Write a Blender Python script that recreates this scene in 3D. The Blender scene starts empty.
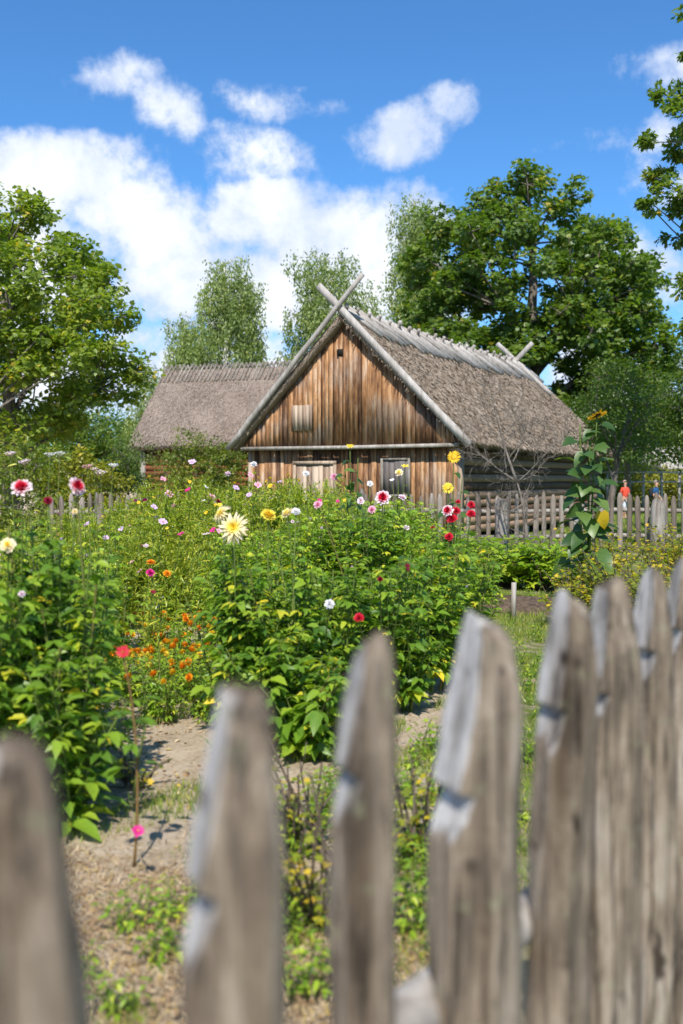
import bpy, math, random
import numpy as np
from mathutils import Vector, Matrix

R = np.random.RandomState(7)
rnd = random.Random(11)
S = bpy.context.scene
COL = S.collection
CAMZ = 1.6
PITCH = math.atan(32 / 1000.0)
FPX = 1000.0

def W(px, py, d):
    """point seen at pixel px,py at distance d (world y)"""
    cx, cy = (px - 341.5) / FPX, (512 - py) / FPX
    c, s = math.cos(PITCH), math.sin(PITCH)
    dy = c + cy * s
    dz = -s + cy * c
    return np.array([cx / dy * d, d, CAMZ + dz / dy * d])

def ground_z(x, y):
    x = np.asarray(x, float); y = np.asarray(y, float)
    z = -0.15 * np.clip((y - 24) / 16, 0, 1)
    t = np.clip(y - 52, 0, None)
    return z + 0.022 * t - 0.00004 * t ** 2 * (t < 270) - (t >= 270) * 0.00004 * 270 ** 2

# ------------------------------------------------------------------ materials
class NT:
    def __init__(self, tree): self.t = tree; self.n = tree.nodes; self.l = tree.links
    def add(self, typ, **kw):
        nd = self.n.new(typ)
        for k, v in kw.items(): setattr(nd, k, v)
        return nd
    def put(self, sock, v):
        if isinstance(v, bpy.types.NodeSocket): self.l.new(v, sock)
        elif v is not None: sock.default_value = v
    def math(self, op, a, b=None, c=None, clamp=False):
        nd = self.add('ShaderNodeMath', operation=op, use_clamp=clamp)
        self.put(nd.inputs[0], a)
        if b is not None: self.put(nd.inputs[1], b)
        if c is not None: self.put(nd.inputs[2], c)
        return nd.outputs[0]
    def ramp(self, fac, stops, interp='LINEAR'):
        nd = self.add('ShaderNodeValToRGB'); nd.color_ramp.interpolation = interp
        e = nd.color_ramp.elements
        while len(e) < len(stops): e.new(0.5)
        for i, (p, c) in enumerate(stops):
            e[i].position = p; e[i].color = tuple(c) + (1,) if len(c) == 3 else c
        self.put(nd.inputs[0], fac)
        return nd.outputs[0]
    def noise(self, vec, scale, detail=4, rough=0.55, dist=0.0):
        nd = self.add('ShaderNodeTexNoise')
        self.put(nd.inputs['Vector'], vec)
        nd.inputs['Scale'].default_value = scale; nd.inputs['Detail'].default_value = detail
        nd.inputs['Roughness'].default_value = rough; nd.inputs['Distortion'].default_value = dist
        return nd.outputs['Fac']
    def mix(self, fac, a, b, mode='MIX'):
        nd = self.add('ShaderNodeMix', data_type='RGBA', blend_type=mode)
        self.put(nd.inputs[0], fac)
        for s, v in ((nd.inputs[6], a), (nd.inputs[7], b)):
            if isinstance(v, (tuple, list)) and len(v) == 3: v = tuple(v) + (1,)
            self.put(s, v)
        return nd.outputs[2]
    def scalevec(self, vec, s):
        nd = self.add('ShaderNodeMapping'); self.put(nd.inputs[0], vec)
        nd.inputs['Scale'].default_value = s
        return nd.outputs[0]
    def obj(self): return self.add('ShaderNodeTexCoord').outputs['Object']
    def world(self): return self.add('ShaderNodeNewGeometry').outputs['Position']
    def tint(self):
        return self.add('ShaderNodeAttribute', attribute_name='tint').outputs['Fac']
    def bump(self, h, strength=0.3, dist=0.02):
        nd = self.add('ShaderNodeBump'); nd.inputs['Strength'].default_value = strength
        nd.inputs['Distance'].default_value = dist; self.put(nd.inputs['Height'], h)
        return nd.outputs[0]

def newmat(name):
    m = bpy.data.materials.new(name); m.use_nodes = True
    m.node_tree.nodes.clear()
    return m, NT(m.node_tree)

def finish(n, color, rough=0.8, spec=0.3, normal=None, transl=0.0, tcol=None):
    out = n.add('ShaderNodeOutputMaterial')
    p = n.add('ShaderNodeBsdfPrincipled')
    if isinstance(color, tuple): color = tuple(color)[:3] + (1,)
    n.put(p.inputs['Base Color'], color); n.put(p.inputs['Roughness'], rough)
    p.inputs['Specular IOR Level'].default_value = spec
    if normal is not None: n.put(p.inputs['Normal'], normal)
    if transl > 0:
        t = n.add('ShaderNodeBsdfTranslucent'); n.put(t.inputs[0], tcol if tcol is not None else color)
        mx = n.add('ShaderNodeMixShader'); mx.inputs[0].default_value = transl
        n.l.new(p.outputs[0], mx.inputs[1]); n.l.new(t.outputs[0], mx.inputs[2])
        n.l.new(mx.outputs[0], out.inputs[0])
    else:
        n.l.new(p.outputs[0], out.inputs[0])

def leafmat(name, stops, transl=0.42, rough=0.42, spec=0.5):
    m, n = newmat(name)
    o = n.obj(); a = n.noise(o, 14, 4, .65)
    c = n.ramp(n.tint(), stops)
    c = n.mix(n.math('MULTIPLY', n.math('SUBTRACT', a, .45), 2.2, None, True), c, n.mix(1.0, c, (1.35, 1.2, .9), 'MULTIPLY'))
    c = n.mix(n.math('MULTIPLY', n.math('SUBTRACT', .42, a), 4.0, None, True), c, n.mix(1.0, c, (.6, .7, .7), 'MULTIPLY'))
    tc = n.mix(1.0, c, (1.6, 1.75, 0.5), 'MULTIPLY')
    finish(n, c, rough, spec, None, transl, tc)
    return m

def plainleaf(name, stops, rough=0.6, transl=0.25):
    m, n = newmat(name)
    c = n.ramp(n.tint(), stops)
    finish(n, c, rough, 0.25, None, transl, c)
    return m

def wood(name, ramp, grain=(14, 14, 1.2), rough=0.85, bump=0.5, lichen=None, tintmix=None, bscale=1.0, dist=0.02):
    """weathered wood; object z is along the grain; tint per board shifts the colour"""
    m, n = newmat(name)
    o = n.obj(); t = n.tint()
    off = n.add('ShaderNodeCombineXYZ'); n.put(off.inputs[0], n.math('MULTIPLY', t, 37.0)); n.put(off.inputs[2], n.math('MULTIPLY', t, 91.0))
    va = n.add('ShaderNodeVectorMath', operation='ADD'); n.put(va.inputs[0], o); n.put(va.inputs[1], off.outputs[0])
    v = va.outputs[0]
    g = n.noise(n.scalevec(v, grain), bscale, 6, 0.65, 0.6)
    g2 = n.noise(n.scalevec(v, tuple(x * 3.1 for x in grain)), bscale, 3, 0.6)
    big = n.noise(v, 1.7 * bscale, 3, 0.5)
    f = n.math('ADD', n.math('MULTIPLY', g, 0.62), n.math('ADD', n.math('MULTIPLY', g2, 0.22), n.math('MULTIPLY', big, 0.22)))
    if tintmix: f = n.math('ADD', f, n.math('MULTIPLY', n.math('SUBTRACT', t, 0.5), tintmix))
    c = n.ramp(f, ramp)
    if lichen:
        l = n.noise(v, 9, 4, 0.7)
        c = n.mix(n.math('MULTIPLY', n.math('GREATER_THAN', l, 0.6), 0.5), c, lichen)
    nb = n.bump(n.math('ADD', g, n.math('MULTIPLY', g2, 0.6)), bump, dist)
    finish(n, c, rough, 0.25, nb)
    return m

M = {}
M['picket'] = wood('weathered_picket', [(0.30, (0.05, 0.037, 0.025)), (0.42, (0.17, 0.128, 0.088)), (0.53, (0.30, 0.24, 0.175)), (0.64, (0.43, 0.38, 0.32)), (0.8, (0.54, 0.52, 0.50))], (22, 22, 1.6), 0.75, 0.9, (0.22, 0.23, 0.15), None, 1.3, 0.006)
M['picket_cut'] = wood('cut_picket_face', [(0.25, (0.20, 0.17, 0.14)), (0.42, (0.40, 0.385, 0.37)), (0.7, (0.60, 0.60, 0.63))], (18, 18, 2.0), 0.6, 0.6, (0.3, 0.3, 0.26), None, 1.2, 0.005)
M['oldwood'] = wood('grey_weathered_wood', [(0.32, (0.07, 0.058, 0.045)), (0.48, (0.24, 0.21, 0.18)), (0.7, (0.46, 0.43, 0.39))], (9, 9, 1.0), 0.85, 0.5, None, 0.25)
M['fencewood'] = wood('fence_wood', [(0.32, (0.06, 0.048, 0.036)), (0.48, (0.155, 0.125, 0.098)), (0.7, (0.29, 0.25, 0.21))], (9, 9, 1.0), 0.85, 0.5, None, 0.25)
M['barge'] = wood('grey_barge_wood', [(0.32, (0.14, 0.12, 0.10)), (0.48, (0.30, 0.27, 0.24)), (0.7, (0.46, 0.43, 0.40))], (9, 9, 1.0), 0.85, 0.5, None, 0.2)
def plankmat():
    m, n = newmat('sunburnt_plank')
    o = n.obj(); t = n.tint()
    off = n.add('ShaderNodeCombineXYZ'); n.put(off.inputs[0], n.math('MULTIPLY', t, 57.0)); n.put(off.inputs[2], n.math('MULTIPLY', t, 91.0))
    va = n.add('ShaderNodeVectorMath', operation='ADD'); n.put(va.inputs[0], o); n.put(va.inputs[1], off.outputs[0]); v = va.outputs[0]
    g = n.noise(n.scalevec(v, (26, 26, 1.5)), 1.0, 7, 0.7, 0.8)
    blot = n.noise(n.scalevec(v, (5, 5, 1.3)), 1.0, 4, 0.65)
    area = n.noise(o, 0.75, 3, 0.55)
    f = n.math('ADD', n.math('ADD', n.math('MULTIPLY', g, .62), n.math('MULTIPLY', blot, .55)), n.math('MULTIPLY', n.math('SUBTRACT', t, .5), .26))
    f = n.math('ADD', f, -.065)
    orange = n.ramp(f, [(.30, (.045, .022, .012)), (.43, (.115, .056, .028)), (.53, (.26, .125, .052)), (.64, (.43, .235, .11)), (.78, (.58, .41, .26))])
    grey = n.ramp(f, [(.30, (.035, .024, .018)), (.45, (.14, .095, .07)), (.6, (.30, .225, .17)), (.76, (.46, .39, .32))])
    w_ = n.math('MULTIPLY', n.math('SUBTRACT', n.math('ADD', area, n.math('MULTIPLY', n.math('SUBTRACT', blot, .5), .7)), .47), 6.0, None, True)
    c = n.mix(n.math('MULTIPLY', w_, .7), orange, grey)
    kn = n.noise(n.scalevec(v, (16, 16, 9)), 1.0, 2, .5)
    c = n.mix(n.math('MULTIPLY', n.math('SUBTRACT', kn, .70), 14.0, None, True), c, (.05, .024, .012))
    finish(n, c, .8, .25, n.bump(g, .7, .012))
    return m
M['plank'] = plankmat()
M['plankgrey'] = wood('grey_plank', [(0.28, (0.07, 0.05, 0.04)), (0.45, (0.27, 0.19, 0.135)), (0.62, (0.46, 0.36, 0.27))], (8, 8, 0.6), 0.8, 0.5, None, 0.3)
M['darkwood'] = wood('dark_shutter', [(0.3, (0.05, 0.045, 0.045)), (0.6, (0.16, 0.14, 0.13))], (8, 8, 0.8), 0.8, 0.4, None, 0.2)
M['log'] = wood('brown_log', [(0.28, (0.045, 0.026, 0.016)), (0.46, (0.17, 0.10, 0.06)), (0.62, (0.34, 0.22, 0.14))], (1.0, 9, 9), 0.85, 0.6, None, 0.3)
M['redlog'] = wood('red_log', [(0.28, (0.03, 0.012, 0.008)), (0.46, (0.13, 0.038, 0.018)), (0.7, (0.28, 0.095, 0.045))], (1.0, 9, 9), 0.85, 0.6, None, 0.3)

def picketmat():
    m, n = newmat('weathered_picket')
    o = n.obj(); t = n.tint()
    off = n.add('ShaderNodeCombineXYZ'); n.put(off.inputs[0], n.math('MULTIPLY', t, 37.0)); n.put(off.inputs[2], n.math('MULTIPLY', t, 91.0))
    va = n.add('ShaderNodeVectorMath', operation='ADD'); n.put(va.inputs[0], o); n.put(va.inputs[1], off.outputs[0]); v = va.outputs[0]
    g = n.noise(n.scalevec(v, (30, 30, 2.2)), 1.0, 7, 0.68, 0.8)
    crack = n.noise(n.scalevec(v, (75, 75, 3.0)), 1.0, 3, 0.6, 0.5)
    big = n.noise(n.scalevec(v, (9, 9, 3.5)), 1.2, 4, 0.6)
    f = n.math('ADD', n.math('MULTIPLY', g, .6), n.math('MULTIPLY', big, .4))
    c = n.ramp(f, [(.34, (.045, .034, .025)), (.43, (.125, .097, .070)), (.51, (.235, .182, .130)), (.59, (.365, .305, .24)), (.71, (.54, .50, .44))])
    cc = n.ramp(f, [(.34, (.12, .105, .09)), (.45, (.37, .345, .32)), (.6, (.62, .60, .575))])
    cut = n.add('ShaderNodeAttribute', attribute_name='cut').outputs['Fac']
    cf = n.math('SMOOTH_MAX', 0.0, n.math('MULTIPLY', n.math('SUBTRACT', n.math('ADD', cut, n.math('MULTIPLY', n.math('SUBTRACT', big, .5), .9)), .25), 2.2, None, True), .05)
    c = n.mix(cf, c, cc)
    cr = n.math('MULTIPLY', n.math('SUBTRACT', .42, crack), 9.0, None, True)
    c = n.mix(n.math('MULTIPLY', cr, .75), c, (.03, .022, .016))
    kn = n.noise(n.scalevec(v, (14, 14, 9)), 1.0, 2, .5)
    c = n.mix(n.math('MULTIPLY', n.math('SUBTRACT', kn, .66), 12.0, None, True), c, (.05, .035, .025))
    st2 = n.noise(n.scalevec(v, (13, 13, .8)), 1.0, 3, .5)
    c = n.mix(n.math('MULTIPLY', n.math('SUBTRACT', .47, st2), 5.0, None, True), c, n.mix(1.0, c, (.52, .47, .42), 'MULTIPLY'))
    l = n.noise(v, 22, 5, .75)
    c = n.mix(n.math('MULTIPLY', n.math('MULTIPLY', n.math('SUBTRACT', l, .58), 12.0, None, True), .45), c, (.24, .25, .15))
    h = n.math('SUBTRACT', n.math('ADD', g, n.math('MULTIPLY', crack, .4)), n.math('MULTIPLY', cr, .6))
    finish(n, c, .8, .25, n.bump(h, 1.0, .008))
    return m
M['picket'] = picketmat()

def thatchmat():
    m, n = newmat('thatch')
    o = n.obj()
    a = n.noise(n.scalevec(o, (6, 2.5, 1.5)), 2.2, 6, 0.7)
    b = n.noise(o, 0.8, 3, 0.5)
    t = n.tint()
    f = n.math('ADD', n.math('MULTIPLY', a, 0.45), n.math('ADD', n.math('MULTIPLY', b, 0.25), n.math('MULTIPLY', t, 0.32)))
    c = n.ramp(f, [(0.22, (0.13, 0.09, 0.058)), (0.42, (0.225, 0.175, 0.13)), (0.6, (0.325, 0.265, 0.205)), (0.8, (0.44, 0.375, 0.31))])
    finish(n, c, 0.95, 0.1, n.bump(a, 0.8, 0.05))
    return m
M['thatch'] = thatchmat()
def thatch2():
    m, n = newmat('smooth_thatch')
    o = n.obj()
    a = n.noise(n.scalevec(o, (1.2, 5, 7)), 2.0, 6, 0.7)
    b = n.noise(o, 0.6, 3, 0.5)
    f = n.math('ADD', n.math('MULTIPLY', a, 0.5), n.math('ADD', n.math('MULTIPLY', b, 0.25), n.math('MULTIPLY', n.tint(), 0.25)))
    c = n.ramp(f, [(0.25, (0.15, 0.11, 0.08)), (0.5, (0.265, 0.21, 0.17)), (0.72, (0.37, 0.305, 0.25))])
    finish(n, c, 0.95, 0.1, n.bump(a, 0.9, 0.06))
    return m
M['thatch2'] = thatch2()

def groundmat():
    m, n = newmat('ground')
    o = n.world()
    sep = n.add('ShaderNodeSeparateXYZ'); n.put(sep.inputs[0], o)
    x, y = sep.outputs[0], sep.outputs[1]
    big = n.noise(o, 0.5, 4, 0.6); mid = n.noise(o, 3.5, 6, 0.65); fine = n.noise(o, 38, 5, 0.7)
    soil = n.ramp(n.math('ADD', n.math('MULTIPLY', mid, 0.5), n.math('MULTIPLY', fine, 0.5)),
                  [(0.30, (0.20, 0.145, 0.09)), (0.44, (0.43, 0.335, 0.23)), (0.58, (0.58, 0.47, 0.345)), (0.75, (0.68, 0.58, 0.45))])
    grass = n.ramp(n.math('ADD', n.math('MULTIPLY', mid, 0.6), n.math('MULTIPLY', fine, 0.4)),
                   [(0.3, (0.05, 0.08, 0.015)), (0.5, (0.13, 0.17, 0.035)), (0.7, (0.30, 0.30, 0.09))])
    # lawn beyond the far fence, green strip right of the flower bed, sand lane to the far left
    far = n.math('MULTIPLY_ADD', n.math('SUBTRACT', y, 21.5), 0.6, 0.0, True)
    edge = n.math('ADD', x, n.math('MULTIPLY', n.math('SUBTRACT', big, 0.5), 1.0))
    strip = n.math('MULTIPLY', n.math('SUBTRACT', edge, n.math('MULTIPLY', y, 0.14)), 4.0, None, True)
    lane = n.math('MULTIPLY', n.math('SUBTRACT', n.math('MULTIPLY', x, -1.0), n.math('ADD', 2.0, n.math('MULTIPLY', y, 0.10))), 0.8, None, True)
    lane = n.math('MULTIPLY', lane, n.math('MULTIPLY', n.math('SUBTRACT', mid, 0.36), 9.0, None, True))
    g = n.math('MAXIMUM', n.math('MULTIPLY', far, n.math('SUBTRACT', 1.0, lane)), n.math('MULTIPLY', strip, n.math('MULTIPLY', n.math('SUBTRACT', mid, 0.38), 7.0, None, True)))
    c = n.mix(g, soil, grass)
    finish(n, c, 0.95, 0.1, n.bump(n.math('ADD', mid, fine), 0.9, 0.04))
    return m
M['ground'] = groundmat()

G1, G2, G3 = (0.035, 0.085, 0.014), (0.075, 0.16, 0.022), (0.15, 0.25, 0.035)
M['oakleaf'] = leafmat('dark_tree_leaf', [(0, (0.055, 0.106, 0.018)), (0.5, (0.118, 0.193, 0.034)), (0.85, (0.223, 0.28, 0.048)), (1, (0.445, 0.329, 0.055))])
M['mapleleaf'] = leafmat('maple_leaf', [(0, (0.096, 0.157, 0.022)), (0.5, (0.198, 0.276, 0.037)), (0.85, (0.337, 0.374, 0.053)), (1, (0.554, 0.413, 0.066))])
M['birchleaf'] = leafmat('birch_leaf', [(0, (0.132, 0.193, 0.057)), (0.6, (0.243, 0.314, 0.104)), (1, (0.397, 0.405, 0.132))])
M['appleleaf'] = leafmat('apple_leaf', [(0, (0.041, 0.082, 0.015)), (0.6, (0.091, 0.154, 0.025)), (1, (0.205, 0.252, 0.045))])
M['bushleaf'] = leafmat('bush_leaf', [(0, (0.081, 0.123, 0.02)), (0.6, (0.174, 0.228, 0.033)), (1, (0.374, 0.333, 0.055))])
M['yellowbush'] = leafmat('yellowing_bush_leaf', [(0, (0.144, 0.161, 0.017)), (0.6, (0.288, 0.287, 0.033)), (1, (0.504, 0.402, 0.044))])
M['dahlialeaf'] = leafmat('dahlia_leaf', [(0, (0.057, 0.131, 0.015)), (0.45, (0.14, 0.256, 0.023)), (0.82, (0.294, 0.398, 0.032)), (1, (0.722, 0.565, 0.042))], 0.35, 0.42, 0.45)
M['cosmosleaf'] = leafmat('feathery_leaf', [(0, (0.149, 0.213, 0.02)), (0.6, (0.285, 0.372, 0.03)), (1, (0.569, 0.511, 0.07))], 0.35)
M['herbleaf'] = leafmat('herb_leaf', [(0, (0.096, 0.183, 0.015)), (0.6, (0.217, 0.354, 0.025)), (1, (0.485, 0.516, 0.045))], 0.35)
M['currantleaf'] = leafmat('yellowing_currant_leaf', [(0, (0.097, 0.138, 0.015)), (0.55, (0.248, 0.292, 0.025)), (0.8, (0.54, 0.43, 0.03)), (1, (0.734, 0.473, 0.04))])
M['sunleaf'] = leafmat('sunflower_leaf', [(0, (0.026, 0.068, 0.016)), (0.7, (0.064, 0.128, 0.027)), (0.97, (0.128, 0.203, 0.045)), (1, (0.525, 0.36, 0.018))], 0.3)
M['grass'] = leafmat('grass_blade', [(0, (0.104, 0.17, 0.02)), (0.6, (0.197, 0.3, 0.03)), (1, (0.487, 0.42, 0.13))], 0.35)
M['litter'] = plainleaf('dry_litter', [(0, (0.20, 0.11, 0.05)), (0.4, (0.42, 0.28, 0.15)), (0.8, (0.60, 0.48, 0.32)), (1, (0.55, 0.40, 0.05))])
M['stem'] = plainleaf('green_stem', [(0, (0.08, 0.13, 0.02)), (0.6, (0.14, 0.18, 0.04)), (1, (0.20, 0.09, 0.04))], 0.6, 0.0)
M['drystem'] = plainleaf('dry_stem', [(0, (0.07, 0.05, 0.035)), (1, (0.20, 0.16, 0.12))], 0.8, 0.0)
def bark(name, stops, sc=6):
    m, n = newmat(name); o = n.obj()
    a = n.noise(n.scalevec(o, (2, 2, 0.6)), sc, 6, 0.7)
    finish(n, n.ramp(a, stops), 0.9, 0.15, n.bump(a, 0.8, 0.04)); return m
M['bark'] = bark('brown_bark', [(0.35, (0.06, 0.05, 0.04)), (0.6, (0.20, 0.17, 0.14))])
M['greybark'] = bark('grey_bark', [(0.35, (0.16, 0.14, 0.12)), (0.6, (0.40, 0.37, 0.33))])
M['twigbark'] = bark('twig_bark', [(0.35, (0.09, 0.075, 0.06)), (0.6, (0.24, 0.21, 0.18))])
M['birchbark'] = bark('birch_bark', [(0.38, (0.08, 0.07, 0.06)), (0.45, (0.55, 0.53, 0.5)), (0.7, (0.75, 0.73, 0.7))], 3)
def flat(name, c, rough=0.8):
    m, n = newmat(name); o = n.obj(); a = n.noise(o, 30, 3, 0.6)
    finish(n, n.mix(a, tuple(v * 0.8 for v in c), tuple(min(1, v * 1.15) for v in c)), rough, 0.25); return m
PETALS = {
 'cream': [(0, (0.9, 0.62, 0.03)), (0.35, (0.92, 0.75, 0.12)), (0.7, (0.92, 0.80, 0.45)), (1, (0.9, 0.72, 0.55))],
 'yellow': [(0, (0.75, 0.42, 0.02)), (0.5, (0.85, 0.62, 0.04)), (1, (0.85, 0.68, 0.10))],
 'gold': [(0, (0.6, 0.3, 0.02)), (0.4, (0.8, 0.5, 0.02)), (1, (0.85, 0.55, 0.03))],
 'white': [(0, (0.75, 0.72, 0.5)), (0.3, (0.82, 0.8, 0.78)), (1, (0.85, 0.83, 0.85))],
 'redwhite': [(0, (0.45, 0.005, 0.02)), (0.62, (0.6, 0.01, 0.04)), (0.75, (0.85, 0.5, 0.55)), (1, (0.9, 0.85, 0.85))],
 'red': [(0, (0.6, 0.3, 0.02)), (0.12, (0.45, 0.01, 0.02)), (1, (0.58, 0.012, 0.04))],
 'darkred': [(0, (0.2, 0.01, 0.02)), (1, (0.28, 0.01, 0.04))],
 'pink': [(0, (0.7, 0.4, 0.1)), (0.2, (0.75, 0.25, 0.38)), (1, (0.85, 0.5, 0.6))],
 'palepink': [(0, (0.75, 0.6, 0.3)), (0.2, (0.8, 0.55, 0.62)), (1, (0.88, 0.76, 0.8))],
 'magenta': [(0, (0.8, 0.5, 0.05)), (0.16, (0.55, 0.02, 0.16)), (1, (0.66, 0.03, 0.26))],
 'lilac': [(0, (0.7, 0.5, 0.1)), (0.16, (0.55, 0.34, 0.58)), (1, (0.70, 0.52, 0.74))],
 'orange': [(0, (0.6, 0.16, 0.01)), (0.5, (0.8, 0.28, 0.01)), (1, (0.88, 0.38, 0.02))],
 'spent': [(0, (0.12, 0.07, 0.03)), (1, (0.22, 0.15, 0.06))],
 'sunflower': [(0, (0.035, 0.02, 0.012)), (0.44, (0.08, 0.045, 0.02)), (0.46, (0.75, 0.42, 0.01)), (1, (0.88, 0.56, 0.02))],
}
for k, v in PETALS.items(): M['petal_' + k] = plainleaf('petal_' + k, v, 0.55, 0.25)

# ------------------------------------------------------------------ mesh builder
class MB:
    def __init__(self): self.v = []; self.t = []; self.f = []; self.n = 0
    def add(self, verts, faces, tint=0.5, mat=0):
        """faces: list of (m,k) int arrays"""
        verts = np.asarray(verts, float).reshape(-1, 3)
        tint = np.broadcast_to(np.asarray(tint, float), (len(verts),))
        for f in faces:
            f = np.asarray(f, int)
            if len(f): self.f.append((f + self.n, mat))
        self.v.append(verts); self.t.append(tint); self.n += len(verts)
    def box(self, c, s, rot=None, tint=0.5, mat=0):
        q = np.array([[x, y, z] for x in (-.5, .5) for y in (-.5, .5) for z in (-.5, .5)]) * np.array(s)
        if rot is not None: q = q @ np.array(rot).T
        q = q + np.array(c)
        self.add(q, [np.array([[0, 1, 3, 2], [4, 6, 7, 5], [0, 4, 5, 1], [2, 3, 7, 6], [0, 2, 6, 4], [1, 5, 7, 3]])], tint, mat)
    def tube(self, pts, rad, n=6, tint=0.5, mat=0, cap=True):
        p = np.asarray(pts, float); m = len(p); rad = np.broadcast_to(np.asarray(rad, float), (m,))
        d = np.gradient(p, axis=0); d /= np.linalg.norm(d, axis=1)[:, None] + 1e-9
        ref = np.array([0.0, 0, 1]) if abs(d[0][2]) < 0.9 else np.array([1.0, 0, 0])
        U = np.cross(d, ref); U /= np.linalg.norm(U, axis=1)[:, None] + 1e-9
        for i in range(1, m):
            if np.dot(U[i], U[i - 1]) < 0: U[i] = -U[i]
        V = np.cross(d, U)
        a = np.arange(n) * 2 * math.pi / n
        ring = p[:, None, :] + rad[:, None, None] * (np.cos(a)[None, :, None] * U[:, None, :] + np.sin(a)[None, :, None] * V[:, None, :])
        i = np.arange(m - 1)[:, None] * n; j = np.arange(n)[None, :]; k = (j + 1) % n
        F = np.stack([i + j, i + k, i + n + k, i + n + j], -1).reshape(-1, 4)
        fs = [F]
        if cap: fs += [np.arange(n)[None, ::-1], (np.arange(n) + (m - 1) * n)[None, :]]
        self.add(ring.reshape(-1, 3), fs, tint, mat)
    def leaves(self, P, A, N, L, Wd, tmpl, tint, mat=0):
        P = np.asarray(P, float).reshape(-1, 3); m = len(P)
        if m == 0: return
        A = np.broadcast_to(A, (m, 3)); N = np.broadcast_to(N, (m, 3))
        A = A / (np.linalg.norm(A, axis=1)[:, None] + 1e-9)
        B = np.cross(N, A); B /= np.linalg.norm(B, axis=1)[:, None] + 1e-6
        C = np.cross(A, B)
        L = np.broadcast_to(L, (m,)); Wd = np.broadcast_to(Wd, (m,))
        tv, tf = tmpl; k = len(tv)
        v = P[:, None] + tv[None, :, 0:1] * (A * L[:, None])[:, None] + tv[None, :, 1:2] * (B * Wd[:, None])[:, None] + tv[None, :, 2:3] * (C * L[:, None])[:, None]
        off = (np.arange(m) * k)[:, None, None]
        by = {}
        for f in tf: by.setdefault(len(f), []).append(f)
        fs = [(np.array(g)[None] + off).reshape(-1, kk) for kk, g in by.items()]
        t = np.repeat(np.broadcast_to(tint, (m,)), k)
        self.add(v.reshape(-1, 3), fs, t, mat)
    def mesh(self, name, mats, smooth=False):
        me = bpy.data.meshes.new(name)
        V = np.concatenate(self.v) if self.v else np.zeros((0, 3))
        T = np.concatenate(self.t) if self.t else np.zeros((0,))
        me.vertices.add(len(V)); me.vertices.foreach_set('co', V.astype(np.float32).ravel())
        loops = np.concatenate([f.ravel() for f, _ in self.f])
        tot = np.concatenate([np.full(len(f), f.shape[1]) for f, _ in self.f])
        mi = np.concatenate([np.full(len(f), m) for f, m in self.f])
        me.loops.add(len(loops)); me.loops.foreach_set('vertex_index', loops.astype(np.int32))
        me.polygons.add(len(tot))
        me.polygons.foreach_set('loop_start', (np.cumsum(tot) - tot).astype(np.int32))
        me.polygons.foreach_set('material_index', mi.astype(np.int32))
        if smooth: me.polygons.foreach_set('use_smooth', np.ones(len(tot), bool))
        a = me.attributes.new('tint', 'FLOAT', 'POINT'); a.data.foreach_set('value', T.astype(np.float32))
        for m in (mats if isinstance(mats, (list, tuple)) else [mats]): me.materials.append(m)
        me.update(calc_edges=True); me.validate()
        return me
    def build(self, name, mats, parent=None, smooth=False):
        o = bpy.data.objects.new(name, self.mesh(name, mats, smooth)); COL.objects.link(o)
        if parent is not None: o.parent = parent
        return o

def T_(v, f): return (np.array(v, float), f)
T_DIA = T_([(0, 0, 0), (.5, .5, .12), (1, 0, -.05), (.5, -.5, .12), (.5, 0, 0)], [(0, 4, 1), (4, 2, 1), (0, 3, 4), (4, 3, 2)])
T_SM = T_([(0, 0, 0), (.45, .5, .1), (1, 0, -.05), (.45, -.5, .1)], [(0, 2, 1), (0, 3, 2)])
T_LEAF = T_([(0, 0, 0), (.5, 0, -.02), (1, 0, -.18), (.22, .42, .07), (.62, .36, .03), (.22, -.42, .07), (.62, -.36, .03)],
            [(0, 1, 4, 3), (1, 2, 4), (0, 5, 6, 1), (1, 6, 2)])
T_BLADE = T_([(0, .5, 0), (0, -.5, 0), (.55, -.4, .10), (.55, .4, .10), (1, 0, -.05)], [(0, 1, 2, 3), (3, 2, 4)])
T_LOBE = T_([(0, 0, 0), (.15, .35, .05), (.12, .55, .0), (.42, .42, .06), (.62, .56, -.02), (.68, .2, .05), (1, 0, -.1), (.68, -.2, .05), (.62, -.56, -.02), (.42, -.42, .06), (.12, -.55, 0), (.15, -.35, .05), (.45, 0, 0)],
            [(12, 0, 1), (12, 1, 2), (12, 2, 3), (12, 3, 4), (12, 4, 5), (12, 5, 6), (12, 6, 7), (12, 7, 8), (12, 8, 9), (12, 9, 10), (12, 10, 11), (12, 11, 0)])
T_PETAL = T_([(0, .12, 0), (0, -.12, 0), (.5, -.42, .03), (.5, .42, .03), (.85, .4, .08), (.85, -.4, .08), (1, 0, .06)], [(0, 1, 2, 3), (3, 2, 5, 4), (4, 5, 6)])
T_HEART = T_([(0, 0, 0), (-.12, .25, .05), (.1, .52, .1), (.45, .5, .03), (.78, .25, -.12), (1, 0, -.32), (.78, -.25, -.12), (.45, -.5, .03), (.1, -.52, .1), (-.12, -.25, .05), (.4, 0, -.02), (.75, 0, -.15)],
             [(0, 2, 1), (0, 10, 3, 2), (10, 11, 4, 3), (11, 5, 4), (11, 6, 5), (10, 7, 6, 11), (0, 8, 7, 10), (0, 9, 8)])

def unit(v): v = np.asarray(v, float); return v / (np.linalg.norm(v, axis=-1, keepdims=True) + 1e-9)
def rdir(n): return unit(R.normal(size=(n, 3)))

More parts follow.
